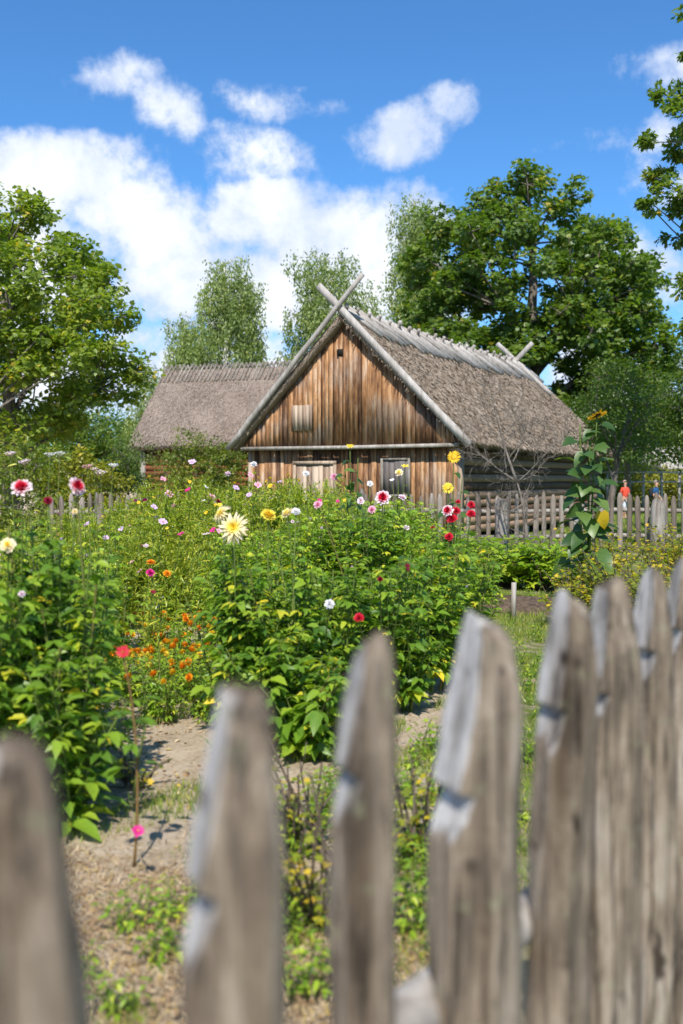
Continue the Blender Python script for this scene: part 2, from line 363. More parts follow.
def tag(o, label, cat, group=None, kind=None):
    if label: o['label'] = label
    if cat: o['category'] = cat
    if group: o['group'] = group
    if kind: o['kind'] = kind
    return o
def thing(name, label, cat, loc=(0, 0, 0), rz=0, group=None):
    o = bpy.data.objects.new(name, None); COL.objects.link(o)
    o.location = loc; o.rotation_euler = (0, 0, rz); o.empty_display_size = 0.2
    return tag(o, label, cat, group)
def dup(root, loc, rz=0, sc=1.0, label=None, group=None):
    r = root.copy(); COL.objects.link(r); r.location = loc; r.rotation_euler = (0, 0, rz)
    r.scale = (sc, sc, sc) if not isinstance(sc, tuple) else sc
    if label: r['label'] = label
    if group: r['group'] = group
    for ch in list(root.children):
        c = ch.copy(); COL.objects.link(c); c.parent = r
        for g in list(ch.children):
            d = g.copy(); COL.objects.link(d); d.parent = c
    return r
def bez(a, b, c, n):
    t = np.linspace(0, 1, n)[:, None]
    return (1 - t) ** 2 * a + 2 * t * (1 - t) * b + t ** 2 * c
def gz(x, y): return float(ground_z(x, y))

# ------------------------------------------------------------------ ground
def make_ground():
    xs = np.concatenate([[-900, -500, -250, -120, -70], np.arange(-45, -8, 1.5), np.arange(-8, 8, 0.16), np.arange(8, 46, 1.5), [70, 120, 250, 500, 900]])
    ys = np.concatenate([[-200, -60, -20, -6], np.arange(-1, 13, 0.16), np.arange(13, 60, 1.0), [64, 70, 78, 88, 100, 120, 150, 190, 240, 320, 500, 1200]])
    X, Y = np.meshgrid(xs, ys)
    Z = ground_z(X, Y)
    near = np.clip(1 - np.abs(Y - 6) / 10, 0, 1) * (np.abs(X) < 8)
    Z = Z + near * (0.03 * np.sin(X * 3.1 + Y * 1.7) * np.sin(Y * 2.3 - X) + R.uniform(-.012, .012, X.shape))
    v = np.stack([X, Y, Z], -1).reshape(-1, 3)
    ny, nx = X.shape
    i = np.arange(ny - 1)[:, None] * nx; j = np.arange(nx - 1)[None]
    F = np.stack([i + j, i + j + 1, i + nx + j + 1, i + nx + j], -1).reshape(-1, 4)
    mb = MB(); mb.add(v, [F]); o = mb.build('ground', M['ground'], None, True)
    o['kind'] = 'structure'
make_ground()

# ------------------------------------------------------------------ foreground fence
def picket(px, py, d, wid, dep, notch, lean, face, h=None):
    """one split picket: rings of a rounded section, chopped top, slanted cut on one edge with a saw notch.
       local x: along the fence, y: across it"""
    nr, na = 150, 44
    top = CAMZ - (py - 480) / 1000.0 * d
    ts = np.concatenate([[0, .004, .010, .018], np.linspace(.028, .45, 100), np.linspace(.46, top, nr - 104)])   # depth under the top
    a = np.arange(na) * 2 * math.pi / na
    ph = R.uniform(0, 6, 6)
    pts = []; tints = []
    for t in ts:
        z = top - t
        tap = 0.66 + 0.34 * min(1, t / 0.16) ** 0.8
        tapd = 0.55 + 0.45 * min(1, t / 0.14)
        tipr = min(1, .74 + .26 * math.sqrt(max(0, t) / .028)); rx = wid / 2 * tap * tipr; ry = dep / 2 * tapd * tipr
        wob = 1 + 0.06 * np.sin(3 * a + ph[0] + z * 4) + 0.06 * np.sin(5 * a + ph[1] - z * 7) + .03 * np.sin(2 * a + ph[5] + z * 19) + 0.035 * np.sin(11 * a + ph[2] + z * 2.2) + R.uniform(-.012, .012, na)
        ca, sa = np.cos(a), np.sin(a)
        sq = 1 / np.maximum(np.abs(ca), np.abs(sa)) ** 0.45
        x = rx * ca * wob * sq; y = ry * sa * wob * sq
        # slanted cut on the left/front edge with notch
        if t < notch: lim = -wid * (0.12 + 0.30 * t / notch)
        elif t < notch + .012: lim = -wid * (0.26)
        elif t < notch + .10: lim = -wid * (0.27 + 0.26 * (t - notch - .012) / .088)
        else: lim = -9
        cut = np.clip((lim - x) / .010, 0, 1)
        x = np.maximum(x, lim)
        x = x + lean * (z - top) * 0 + 0.006 * math.sin(z * 5 + ph[3]); y = y + 0.006 * math.sin(z * 4 + ph[4])
        zz = np.full(na, z) + (R.uniform(-.004, .004, na) if t == 0 else 0)
        zz = zz + max(0, 1 - t / .1) * .016 * np.sin(a + ph[5])
        pts.append(np.stack([x, y, zz], -1)); tints.append(cut)
    v = np.concatenate(pts)
    cut = np.concatenate(tints)
    # lean
    v[:, 0] += lean * v[:, 2]
    n = na; m = len(ts)
    i = np.arange(m - 1)[:, None] * n; j = np.arange(n)[None]; k = (j + 1) % n
    F = np.stack([i + j, i + n + j, i + n + k, i + k], -1).reshape(-1, 4)
    mb = MB(); mb.cut = cut.astype(float)
    mb.add(v, [F, np.arange(n)[None]], rnd.random())
    return mb, top

def cutattr(o, mb):
    a = o.data.attributes.new('cut', 'FLOAT', 'POINT'); a.data.foreach_set('value', mb.cut.astype(np.float32))
A0 = np.array([-0.262, 0.83]); A1 = np.array([0.724, 2.32])
FD = unit(A1 - A0); FANG = math.atan2(FD[1], FD[0])
fence = thing('picket_fence', 'weathered split wood picket fence in the foreground beside the camera, blurred by closeness', 'fence', (0, 0, 0))
PK = [(16, 760, .83, .112, .085, .17, -.02), (239, 703, 1.05, .108, .088, .19, .015), (371, 646, 1.33, .083, .078, .166, .02), (482, 622, 1.57, .138, .105, .262, -.0),
      (564, 598, 1.86, .104, .09, .20, .0), (611, 585, 2.10, .116, .095, .22, .01), (652, 574, 2.32, .088, .085, .172, -.01), (684, 562, 2.62, .085, .08, .17, 0)]
for px, py, d, w, dp, nt, ln in PK:
    p = W(px, py, d)
    mb, top = picket(px, py, d, w, dp, nt, ln, 0)
    o = mb.build('picket', M['picket'], fence, True); cutattr(o, mb)
    o.location = (p[0] - ln * top * math.cos(FANG - .5), d, 0); o.rotation_euler = (0, 0, FANG - 0.62 + rnd.uniform(-.08, .08))
for extra in (2.93, 3.24, 3.54, 3.85, 4.2, -.3, -.6):     # pickets going on beyond the frame
    q = A0 + FD * ((extra - .83) / FD[1]) if extra > 0 else A0 + FD * extra
    yy = q[1]
    mb, top = picket(0, 480 + 220 / max(.3, yy), max(.3, yy), .095, .08, .18, 0, 0)
    o = mb.build('picket', M['picket'], fence, True); cutattr(o, mb); o.location = (q[0] + .02, q[1], 0); o.rotation_euler = (0, 0, FANG - .62)
for zr in (0.76, 0.28):
    mb = MB(); s = np.linspace(-.9, 4.2, 22)
    off = np.array([-FD[1], FD[0]]) * 0.085
    pts = np.stack([A0[0] + FD[0] * s + off[0], A0[1] + FD[1] * s + off[1], zr + .01 * np.sin(s * 4)], -1)
    mb.tube(pts, .042 + .004 * np.sin(s * 9), 12, .4)
    mb.build('rail', M['oldwood'], fence, True)

# ------------------------------------------------------------------ barn
BANG = math.atan2(-.489, .872)
barn = thing('barn', 'old barn with sunburnt orange plank gable, crossed gable boards and a brown thatched roof', 'barn', (0, 27.85, gz(0, 28)), BANG)
HW, ZR, SL = 3.8, 6.3, 0.955      # half roof width, ridge height, slope
BL = 15.3
def planks(mb, x0, x1, zlo, ztop, y, seed, th=.035, wmin=.10, wmax=.19, jag=0.0):
    rr = random.Random(seed); x = x0
    while x < x1 - .02:
        w = min(rr.uniform(wmin, wmax), x1 - x)
        if x1 - x - w < .06: w = x1 - x
        a, b = x + .006, x + w - .006
        yo = y + rr.uniform(-.018, .018); t = rr.random()
        zl = zlo + rr.uniform(-jag, jag)
        za, zb = ztop(a), ztop(b)
        if min(za, zb) > zl + .02:
            xm = None
            v = [(a, yo, zl), (b, yo, zl), (b, yo, zb), (a, yo, za), (a, yo + th, zl), (b, yo + th, zl), (b, yo + th, zb), (a, yo + th, za)]
            mb.add(v, [np.array([[0, 1, 2, 3], [5, 4, 7, 6], [1, 5, 6, 2], [4, 0, 3, 7], [3, 2, 6, 7], [4, 5, 1, 0]])], t)
        x += w
mb = MB()
under = lambda x: ZR - .285 - SL * abs(x)
planks(mb, -3.42, 0, 2.56, under, .22, 3); planks(mb, 0, 3.42, 2.56, under, .22, 4)
mb.box((0, .30, 3.0), (6.2, .03, .9), None, .1)
gw = mb.build('gable_wall', M['plank'], barn)
mb = MB(); planks(mb, -3.36, 3.3, .15, lambda x: 2.52, .42, 5, jag=.02)
fw = mb.build('front_wall', M['plank'], barn)
mb = MB(); mb.tube(np.array([(-3.5, .17, 2.56), (0, .16, 2.545), (3.45, .17, 2.56)]), .055, 8, .6); mb.build('cross_beam', M['oldwood'], barn, True)
# hatch, door, shutter, hole
mb = MB(); planks(mb, -1.78, -1.06, 3.05, lambda x: 3.78, .185, 8, .03); hatch = mb.build('hatch', M['plankgrey'], barn)
mb = MB(); planks(mb, -1.70, -.48, .2, lambda x: 2.06, .375, 9, .03, .14, .24); door = mb.build('door', M['plankgrey'], barn)
mb = MB(); mb.box((-1.76, .36, 1.13), (.09, .05, 1.95), None, .4); mb.box((-.42, .36, 1.13), (.09, .05, 1.95), None, .5); mb.box((-1.09, .36, 2.13), (1.43, .06, .1), None, .5); mb.build('door_frame', M['plankgrey'], door)
mb = MB(); planks(mb, 1.12, 1.86, 1.25, lambda x: 2.18, .37, 10, .03); sh = mb.build('shutter', M['darkwood'], barn)
mb = MB()
for bx_, bz_, sx_, sz_ in ((1.08, 1.71, .07, 1.05), (1.90, 1.71, .07, 1.05), (1.49, 2.21, .75, .06), (1.49, 1.21, .75, .06)): mb.box((bx_, .36, bz_), (sx_, .05, sz_), None, .3)
mb.build('shutter_frame', M['oldwood'], sh)
mb = MB(); mb.box((-.16, .195, 5.2), (.19, .02, .19), None, 0); M['hole'] = flat('dark_opening', (.01, .008, .006)); mb.build('vent_hole', M['hole'], barn)
# corner posts and log side walls
for sx in (-1, 1):
    mb = MB(); z = .3; k = 0
    while z < 2.75:
        r = rnd.uniform(.115, .135)
        y = np.linspace(.5, BL - .6, 14)
        mb.tube(np.stack([np.full(14, sx * 3.24) + R.uniform(-.02, .02, 14), y, np.full(14, z) + R.uniform(-.008, .008, 14)], -1), r, 8, rnd.random())
        z += r * 1.86
    # dark lining between the logs
    mb.box((sx * 3.20, BL / 2, 1.45), (.10, BL - 1.3, 2.5), None, .0)
    mb.build('log_wall', M['log'], barn, True)
    mb = MB(); mb.box((sx * 3.36, .50, 1.35), (.12, .2, 2.4), None, .45); mb.build('corner_post', M['plankgrey'], barn)
mb = MB(); planks(mb, -3.2, 3.2, .15, under, BL - .5, 6); mb.build('rear_wall', M['plank'], barn)
M['stone'] = flat('field_stone', (.3, .28, .26))
for x, y, s in [(-3.1, .7, .5), (0, .7, .45), (3.1, .7, .5), (3.1, 6, .45), (3.1, 11.5, .5), (3.1, 16.5, .5), (-3.1, 6, .5), (-3.1, 16.5, .5)]:
    mb = MB(); mb.box((x, y, .08), (s, s, .3), None, .3); mb.build('foundation_stone', M['stone'], barn)

def roof_grid(mb, L, hw, zr, sl, th, nx, ny, side, y0=0, bumpy=.03, sag=0.0):
    """one thatched slope as a closed thick sheet with rolling surface"""
    u = np.linspace(0, 1, nx); y = np.linspace(0, L, ny)
    U, Y = np.meshgrid(u, y)
    nrm = unit(np.array([side * sl, 0, 1]))
    def surf(off, bump):
        X = U * hw * side
        Z = zr - sl * np.abs(X) - sag * np.sin(np.pi * Y / L) * (1 - .3 * U)
        b = bump * (np.sin(Y * 2.3 + U * 5) * np.sin(U * 9 + Y * .7) + R.uniform(-.8, .8, U.shape))
        edge = np.clip((U - .93) / .07, 0, 1) ** 2 * -.10 * (off == 0)
        o = off + b + edge
        return np.stack([X + nrm[0] * o, y0 + Y, Z + nrm[2] * o], -1)
    a = surf(0, bumpy).reshape(-1, 3); b_ = surf(-th, 0.0).reshape(-1, 3)
    i = np.arange(ny - 1)[:, None] * nx; j = np.arange(nx - 1)[None]
    F = np.stack([i + j, i + j + 1, i + nx + j + 1, i + nx + j], -1).reshape(-1, 4)
    N = nx * ny
    ring = np.concatenate([np.arange(nx), np.arange(1, ny) * nx + nx - 1, (ny - 1) * nx + np.arange(nx - 2, -1, -1), np.arange(ny - 2, 0, -1) * nx])
    r2 = np.roll(ring, -1)
    mb.add(np.concatenate([a, b_]), [F, F[:, ::-1] + N, np.stack([ring, ring + N, r2 + N, r2], -1)], .45)
    return nrm
def straws(mb, n, L, hw, zr, sl, side, y0=0, ln=.28, sag=0.0, lift=.12, rows=None):
    nrm = unit(np.array([side * sl, 0, 1])); dn = unit(np.array([side, 0, -sl]))
    u = R.uniform(.0, 1.0, n); y = R.uniform(0, L, n)
    X = u * hw * side
    P = np.stack([X, y0 + y, zr - sl * np.abs(X) - sag * np.sin(np.pi * y / L) * (1 - .3 * u)], -1) + nrm * R.uniform(-.005, .02, n)[:, None]
    A = dn + R.normal(0, .17, (n, 3)) * [0.3, 1, .3] + nrm * R.uniform(0.0, lift, n)[:, None]
    mb.leaves(P, A, nrm + R.normal(0, .45, (n, 3)), R.uniform(.6, 1.3, n) * ln, R.uniform(.018, .04, n), T_BLADE, R.uniform(0, 1, n))
    # eave fringe
    m = int(L * 60); y = R.uniform(0, L, m)
    P = np.stack([np.full(m, hw * side * .985), y0 + y, np.full(m, zr - sl * hw * .985) - sag * .7 * np.sin(np.pi * y / L)], -1) - nrm * R.uniform(.02, .24, m)[:, None]
    A = dn + R.normal(0, .35, (m, 3)); mb.leaves(P, A, nrm + R.normal(0, .5, (m, 3)), R.uniform(.08, .26, m), .03, T_BLADE, R.uniform(0, .8, m))
    # verge fringe
    m = int(hw * 70); u = R.uniform(0, 1, m)
    X = u * hw * side
    P = np.stack([X, np.full(m, y0 + .03), zr - sl * np.abs(X)], -1) - nrm * R.uniform(.03, .18, m)[:, None]
    A = np.array([0, -1, -.4]) + dn * .4 + R.normal(0, .4, (m, 3)); mb.leaves(P, A, nrm + R.normal(0, .5, (m, 3)), R.uniform(.06, .2, m), .035, T_BLADE, R.uniform(0, .5, m))
for side in (1, -1):
    mb = MB(); roof_grid(mb, BL, HW, ZR, SL, .18, 40, 150, side, 0, .014, .12)
    straws(mb, 70000 if side > 0 else 6000, BL, HW, ZR, SL, side, 0, .17, .12, .06)
    mb.build('thatch_roof', M['thatch'], barn)
# ridge boards: split poles straddling the ridge, slanting backwards
for k in range(66):
    yy = .15 + k * (BL - .5) / 66
    sagz = -.12 * math.sin(math.pi * yy / BL)
    for side in ((1,) if k % 3 else (1, -1)):
        ln = rnd.uniform(1.0, 1.35); sl_y = rnd.uniform(.55, 1.15)
        p0 = np.array([-side * .16, yy - .12, ZR + .20 + sagz + rnd.uniform(-.03, .06)])
        p1 = np.array([side * (ln * .62), yy + sl_y, ZR - SL * ln * .62 + .07 + sagz])
        mb = MB(); mb.tube(np.array([p0, (p0 + p1) / 2 + [0, 0, .03], p1]), rnd.uniform(.045, .07), 6, rnd.random())
        mb.build('ridge_board', M['barge'], barn)
# barge boards
def board(mb, a, b, w, th, tint):
    a, b = np.array(a, float), np.array(b, float); d = unit(b - a); side = np.array([0, 1.0, 0]); up = np.cross(d, side)
    n = 10; P = []
    for i in range(n):
        p = a + (b - a) * i / (n - 1); ww = w * (1 + .06 * math.sin(i * 1.9)) / 2
        P += [p - up * ww - side * th / 2, p + up * ww - side * th / 2, p + up * ww + side * th / 2, p - up * ww + side * th / 2]
    i = np.arange(n - 1)[:, None] * 4; j = np.arange(4)[None]; k = (j + 1) % 4
    F = np.stack([i + j, i + 4 + j, i + 4 + k, i + k], -1).reshape(-1, 4)
    mb.add(P, [F, np.array([[0, 1, 2, 3]]), np.array([[3, 2, 1, 0]]) + (n - 1) * 4], tint)
def wdpole(a, b, r, y, name='barge_board', flatb=False, parent=None, mat='barge'):
    mb = MB(); a = np.array(a, float); b = np.array(b, float)
    if flatb: board(mb, a, b, r * 2, .06, .7)
    else:
        s = np.linspace(0, 1, 12)[:, None]; pts = a + (b - a) * s + R.uniform(-.012, .012, (12, 3))
        mb.tube(pts, r * (1.1 - .25 * s[:, 0]), 8, .55)
    return mb.build(name, M[mat], parent or barn, not flatb)
e = 3.82
wdpole((-e, -.06, ZR - SL * e - .10), (.72, -.10, ZR + .94), .085, 0)
wdpole((e, -.05, ZR - SL * e - .10), (-.72, -.03, ZR + .78), .10, 0, flatb=True)
wdpole((-1.5, BL - 1.0, ZR - SL * 1.5 + .12), (.7, BL - 1.0, ZR + .8), .09, 0, flatb=True)
wdpole((1.5, BL - 1.1, ZR - SL * 1.5 + .12), (-.75, BL - 1.1, ZR + .85), .09, 0, flatb=True)
# ------------------------------------------------------------------ left thatched building
A18 = math.radians(-18)
LW, LZ, LSL = 3.3, 6.75, 1.07
ldir = np.array([math.cos(A18), math.sin(A18)])
lp = np.array([-8.12, 46.0])
lodge = thing('thatched_house', 'long low building with smooth brownish thatch and a red log wall behind the orange barn', 'building', (lp[0], lp[1], gz(lp[0], lp[1])), A18 + math.pi / 2)
# local y runs backwards along the ridge towards -> use local -y = along ridge to the right
LL = 9.2
for side in (1, -1):
    mb = MB(); roof_grid(mb, LL, LW, LZ, LSL, .3, 26, 60, side, -LL, .012)
    straws(mb, 22000, LL, LW, LZ, LSL, side, -LL, .13, 0, .03)
    mb.build('thatch_roof', M['thatch2'], lodge)
for side in (1, -1):
    mb = MB(); z = .3
    while z < 3.3:
        mb.tube(np.stack([np.full(8, side * 2.75), np.linspace(-LL + .4, -.55, 8), np.full(8, z)], -1), .13, 8, rnd.random()); z += .245
    mb.box((side * 2.70, -LL / 2, 1.75), (.08, LL - 1.0, 3.1), None, 0)
    mb.build('log_wall', M['redlog'], lodge, True)
    mb = MB(); mb.box((side * 2.86, -.5, 1.7), (.18, .18, 3.3), None, .6); mb.build('corner_post', M['oldwood'], lodge)
for yy in (-.5, -LL + .5):
    mb = MB(); un = lambda x: LZ - .46 - LSL * abs(x)
    planks(mb, -2.75, 0, .2, un, yy, 12); planks(mb, 0, 2.75, .2, un, yy, 13); mb.build('end_wall', M['plankgrey'], lodge)
for k in range(44):
    yy = -.08 - k * (LL - .2) / 44
    mb = MB()
    for side in (1, -1):
        p0 = np.array([-side * .15, yy + side * .03, LZ + .2 + rnd.uniform(-.02, .05)]); p1 = np.array([side * .62, yy + rnd.uniform(-.05, .05), LZ - LSL * .62 + .06])
        mb.tube(np.array([p0, p1]), .045, 5, rnd.uniform(0, .35))
    mb.build('ridge_pole', M['oldwood'], lodge)

# ------------------------------------------------------------------ far garden fence
ffence = thing('garden_fence', 'grey weathered picket fence with posts standing before the orange barn', 'fence', (0, 0, 0))
FY = 22.0
def fy(x): return FY + .03 * x
x = -6.3
while x < 8.2:
    w = rnd.uniform(.085, .12); h = 1.3 + rnd.uniform(-.07, .05)
    mb = MB(); t = rnd.random(); ln = rnd.uniform(-.03, .03)
    v = []
    for z, s in ((.02, 1), (h * .5, 1.0), (h - .12, 1.0), (h - .03, .6), (h, .25)):
        for sx, sy in ((-1, -1), (1, -1), (1, 1), (-1, 1)): v.append((sx * w / 2 * s + ln * z, sy * .022 * (1 if s > .5 else .7), z))
    i = np.arange(4)[:, None] * 4; j = np.arange(4)[None]; k = (j + 1) % 4
    mb.add(v, [np.stack([i + j, i + k, i + 4 + k, i + 4 + j], -1).reshape(-1, 4), np.array([[16, 17, 18, 19]])], t)
    o = mb.build('picket', M['fencewood'], ffence); o.location = (x, fy(x) - .06, 0); o.rotation_euler = (0, 0, rnd.uniform(-.1, .1))
    x += rnd.uniform(.19, .225)
for z in (.92, .35):
    mb = MB(); s = np.linspace(-6.4, 8.4, 30)
    mb.tube(np.stack([s, fy(s), z + .02 * np.sin(s * 1.3)], -1), .05, 8, .4); mb.build('rail', M['oldwood'], ffence, True)
for px_, wd, h in ((98, .13, 1.28), (362, .14, 1.36), (501, .28, 1.16), (657, .34, 1.14)):
    p = W(px_, 500, FY - .15); mb = MB()
    n = 9; a = np.arange(n) * 2 * math.pi / n; P = []
    for z, s in ((-.05, 1.05), (.6, 1), (h - .15, .92), (h, .7)):
        rr = wd / 2 * s * (1 + .1 * np.sin(3 * a + 1)); P.append(np.stack([rr * np.cos(a), rr * np.sin(a) * .8, z + .06 * np.cos(a + 2) * (z > 1)], -1))
    P = np.concatenate(P); i = np.arange(3)[:, None] * n; j = np.arange(n)[None]; k = (j + 1) % n
    mb.add(P, [np.stack([i + j, i + k, i + n + k, i + n + j], -1).reshape(-1, 4), (np.arange(n) + 3 * n)[None]], .3)
    o = mb.build('post', M['oldwood'], ffence, True); o.location = (p[0], FY - .22, 0)

# ------------------------------------------------------------------ trees
def tree(name, label, cat, base, trunk_r, trunk_top, prof, ncl, clr, nsub, nleaf, llen, lw, tmpl, leafm, barkm,
         group=None, nlimb=8, droop=0.0, seed=1, inner=.35, clumps=None, lean=(0, 0), subr=.42, strands=False, depthk=1.0, thick=1.0):
    """prof: [(height, left reach, right reach)] about the base; crown = twig sprays on limbs"""
    global R
    keep = R; R = np.random.RandomState(seed)
    base = np.array(base, float)
    root = thing(name, label, cat, tuple(base), 0, group)
    hs = np.array([p[0] for p in prof]); rl = np.array([p[1] for p in prof]); rr = np.array([p[2] for p in prof])
    C = []
    if clumps is not None:
        C = [np.array(c[:3]) - base for c in clumps]; rad = [c[3] for c in clumps]
    else:
        w = (rl + rr) ** 2
        tries = 0
        while len(C) < ncl and tries < ncl * 60:
            tries += 1
            z = R.uniform(hs[0], hs[-1])
            L_, R_ = np.interp(z, hs, rl), np.interp(z, hs, rr)
            if R.uniform() > ((L_ + R_) / (rl + rr).max()) ** 1.2: continue
            th = R.uniform(0, 2 * math.pi); cx = math.cos(th)
            reach = (R_ if cx > 0 else L_) * abs(cx) ** .0
            ry = (L_ + R_) / 2 * depthk
            rf = (inner + (1 - inner) * R.uniform() ** .6)
            c = np.array([cx * (R_ if cx > 0 else L_) * rf, math.sin(th) * ry * rf, z])
            if any(np.linalg.norm((c - q) * [1, .8, 1]) < clr * .95 for q in C): continue
            C.append(c)
        rad = [clr * R.uniform(.75, 1.2) for _ in C]
    tr = MB(); lf = MB()
    # trunk
    tp = np.array([[0, 0, -.2], [lean[0] * .2, lean[1] * .2, trunk_top * .3], [lean[0] * .6, lean[1] * .6, trunk_top * .7], [lean[0], lean[1], trunk_top]])
    t = np.linspace(0, 1, 14)
    T = np.stack([np.interp(t, [0, .3, .7, 1], tp[:, k]) for k in range(3)], -1) + R.normal(0, trunk_r * .12, (14, 3)) * t[:, None]
    tr.tube(T, trunk_r * (1.15 - t * .95) + .01, 10, .5)
    # limbs
    limbs = []
    if len(C):
        idx = R.choice(len(C), min(nlimb, len(C)), replace=False)
        for i in idx:
            c = C[i]; s = T[int(np.clip(c[2] / trunk_top * .62, .22, .85) * 13)]
            end = s + (c - s) * .72
            m = (s + end) / 2 + np.array([0, 0, .12 * np.linalg.norm(c - s)])
            P = bez(s, m, end, 9); r0 = trunk_r * .45
            tr.tube(P, np.linspace(r0, r0 * .35, 9) * thick, 7, .5); limbs.append(P)
    allp = np.concatenate(limbs + [T[5:]]) if limbs else T
    for c, r in zip(C, rad):
        q = allp[np.argmin(np.linalg.norm(allp - c + [0, 0, .15 * trunk_top * .2], axis=1))]
        mid = (q + c) / 2 + R.normal(0, .15, 3) + [0, 0, .1]
        r0 = max(.012, trunk_r * .13) * thick
        P = bez(q, mid, c, 6); tr.tube(P, np.linspace(r0, r0 * .5, 6), 5, .5)
        ns = max(3, int(nsub * (r / clr) ** 2))
        D = rdir(ns); D[:, 2] = D[:, 2] * .8 + .15
        rr_ = r * R.uniform(.35, 1.05, ns)
        SC = c + D * rr_[:, None]
        for s in SC:
            tr.tube(np.stack([c, (c + s) / 2 + [0, 0, .05 * r], s]), [r0 * .4, r0 * .25, r0 * .12], 4, .5, cap=False)
        n = ns * nleaf
        k = np.repeat(np.arange(ns), nleaf)
        if strands:
            # pendulous twigs
            dz = R.uniform(0, 1, n) ** .8
            P = SC[k] + np.stack([R.normal(0, subr * .35, n), R.normal(0, subr * .35, n), -dz * droop * np.repeat(R.uniform(.5, 1.3, ns), nleaf)], -1)
            A = np.stack([R.normal(0, .5, n), R.normal(0, .5, n), -np.ones(n)], -1); N = rdir(n) + np.array([0, -.4, .3])
        else:
            e_ = rdir(n) * (R.uniform(0, 1, n) ** .5)[:, None] * subr * np.array([1.15, 1.15, .7])
            P = SC[k] + e_ * (r / clr) ** .5
            out = unit(P - c)
            A = out * .8 + rdir(n) * .7 + np.array([0, 0, -.25 - droop]); N = np.array([0, 0, 1.0]) + out * .5 + rdir(n) * .75
        base_t = np.repeat(R.normal(.45, .13, ns), nleaf)
        lf.leaves(P, A, N, llen * R.uniform(.7, 1.25, n), lw * R.uniform(.7, 1.25, n), tmpl, np.clip(base_t + R.normal(0, .18, n), 0, 1))
    tr.build('trunk', M[barkm], root, True)
    lf.build('crown', M[leafm], root)
    R = keep
    return root

def prof_px(pts, cxp, d):
    """outline rows (pixel y, left x, right x) -> (height, left reach, right reach)"""
    out = []
    for y, l, r in sorted(pts, key=lambda p: -p[0]):
        out.append(((480 - y) * d / 1000 + CAMZ - gz(0, d), (cxp - l) * d / 1000, (r - cxp) * d / 1000))
    return out
# maple on the left
d = 30.0; cx = 10
b = W(cx, 480, d); b[2] = gz(b[0], d)
tree('maple_tree', 'yellow-green broadleaf tree filling the left edge in front of the thatched building', 'tree', b, .24, 8.6,
     prof_px([(208, -20, 48), (225, -50, 72), (250, -90, 112), (300, -115, 138), (350, -130, 144), (400, -120, 146), (432, -90, 100)], cx, d),
     125, .6, 10, 34, .14, .14, T_LOBE, 'mapleleaf', 'bark', seed=5, inner=.2, subr=.36)
# big dark tree behind the barn
d = 56.0; cx = 532
b = W(cx, 480, d); b[2] = gz(b[0], d)
tree('oak_tree', 'huge dark green broadleaf tree towering behind the right end of the barn', 'tree', b, .55, 16,
     prof_px([(182, 490, 548), (204, 455, 592), (225, 440, 616), (250, 402, 638), (300, 396, 668), (350, 400, 674), (400, 420, 660), (445, 455, 640)], cx, d),
     190, 1.0, 11, 30, .25, .25, T_LOBE, 'oakleaf', 'bark', seed=8, inner=.25, subr=.52, nlimb=16, depthk=.72)
def birch(px, ytop, d, half, ybot, label, seed, n=34, group=None):
    b = W(px, 480, d); b[2] = gz(b[0], d)
    h = lambda y: y
    mid = (ytop + ybot) / 2
    return tree('birch_tree', label, 'tree', b, .22, (480 - ytop) * d / 1000 - 1, prof_px([(ytop + 14, px - half * .42, px + half * .38), (ytop + 32, px - half * .75, px + half * .6), (mid, px - half * .9, px + half * 1.0), (ybot, px - half, px + half), (ybot + 60, px - half * .7, px + half * .7)], px, d),
                int(n * .74), 1.15, 14, 50, .24, .12, T_SM, 'birchleaf', 'birchbark', seed=seed, strands=True, droop=2.6, subr=.55, inner=.05, group=group)
birch(226, 236, 72, 34, 350, 'slender pale birch whose round top stands left of the two crossed gable boards', 21, 46)
birch(184, 300, 74, 18, 350, 'short drooping birch beside the left flank of the taller pale birch', 22, 18)
birch(328, 232, 72, 44, 330, 'broad pale birch rising right behind the crossed boards of the barn gable', 23, 56)
birch(419, 190, 66, 24, 320, 'tall narrow birch squeezed against the left side of the huge dark tree', 24, 42)
birch(146, 345, 80, 16, 400, 'small distant birch seen between the yellow-green tree and the far thatched roof', 25, 14)
# near oak limb at the right edge
cl = []
for px, py, r in [(690, 60, .18), (672, 100, .30), (692, 120, .4), (655, 142, .20), (680, 150, .3), (664, 178, .24), (644, 198, .16), (655, 206, .18), (684, 195, .35), (676, 238, .2), (697, 215, .4), (688, 285, .3), (698, 320, .3), (684, 330, .15)]:
    p = W(px, py, 21 + rnd.uniform(-.6, .6)); cl.append((p[0], p[1], p[2], r * 1.3))
for k in range(60):
    p = W(rnd.uniform(715, 1000), rnd.uniform(-60, 320), 21 + rnd.uniform(-2, 3)); cl.append((p[0], p[1], p[2], .62))
b = W(880, 480, 21.5); b[2] = 0
tree('oak_tree', 'near tree whose leafy branch tips reach into the sky from the right edge', 'tree', b, .34, 11.5, [(3, 3, 3), (9, 1, 1)], 0, .52, 14, 44, .135, .075, T_LOBE, 'oakleaf', 'bark', clumps=cl, seed=31, subr=.22, nlimb=12, thick=.5)
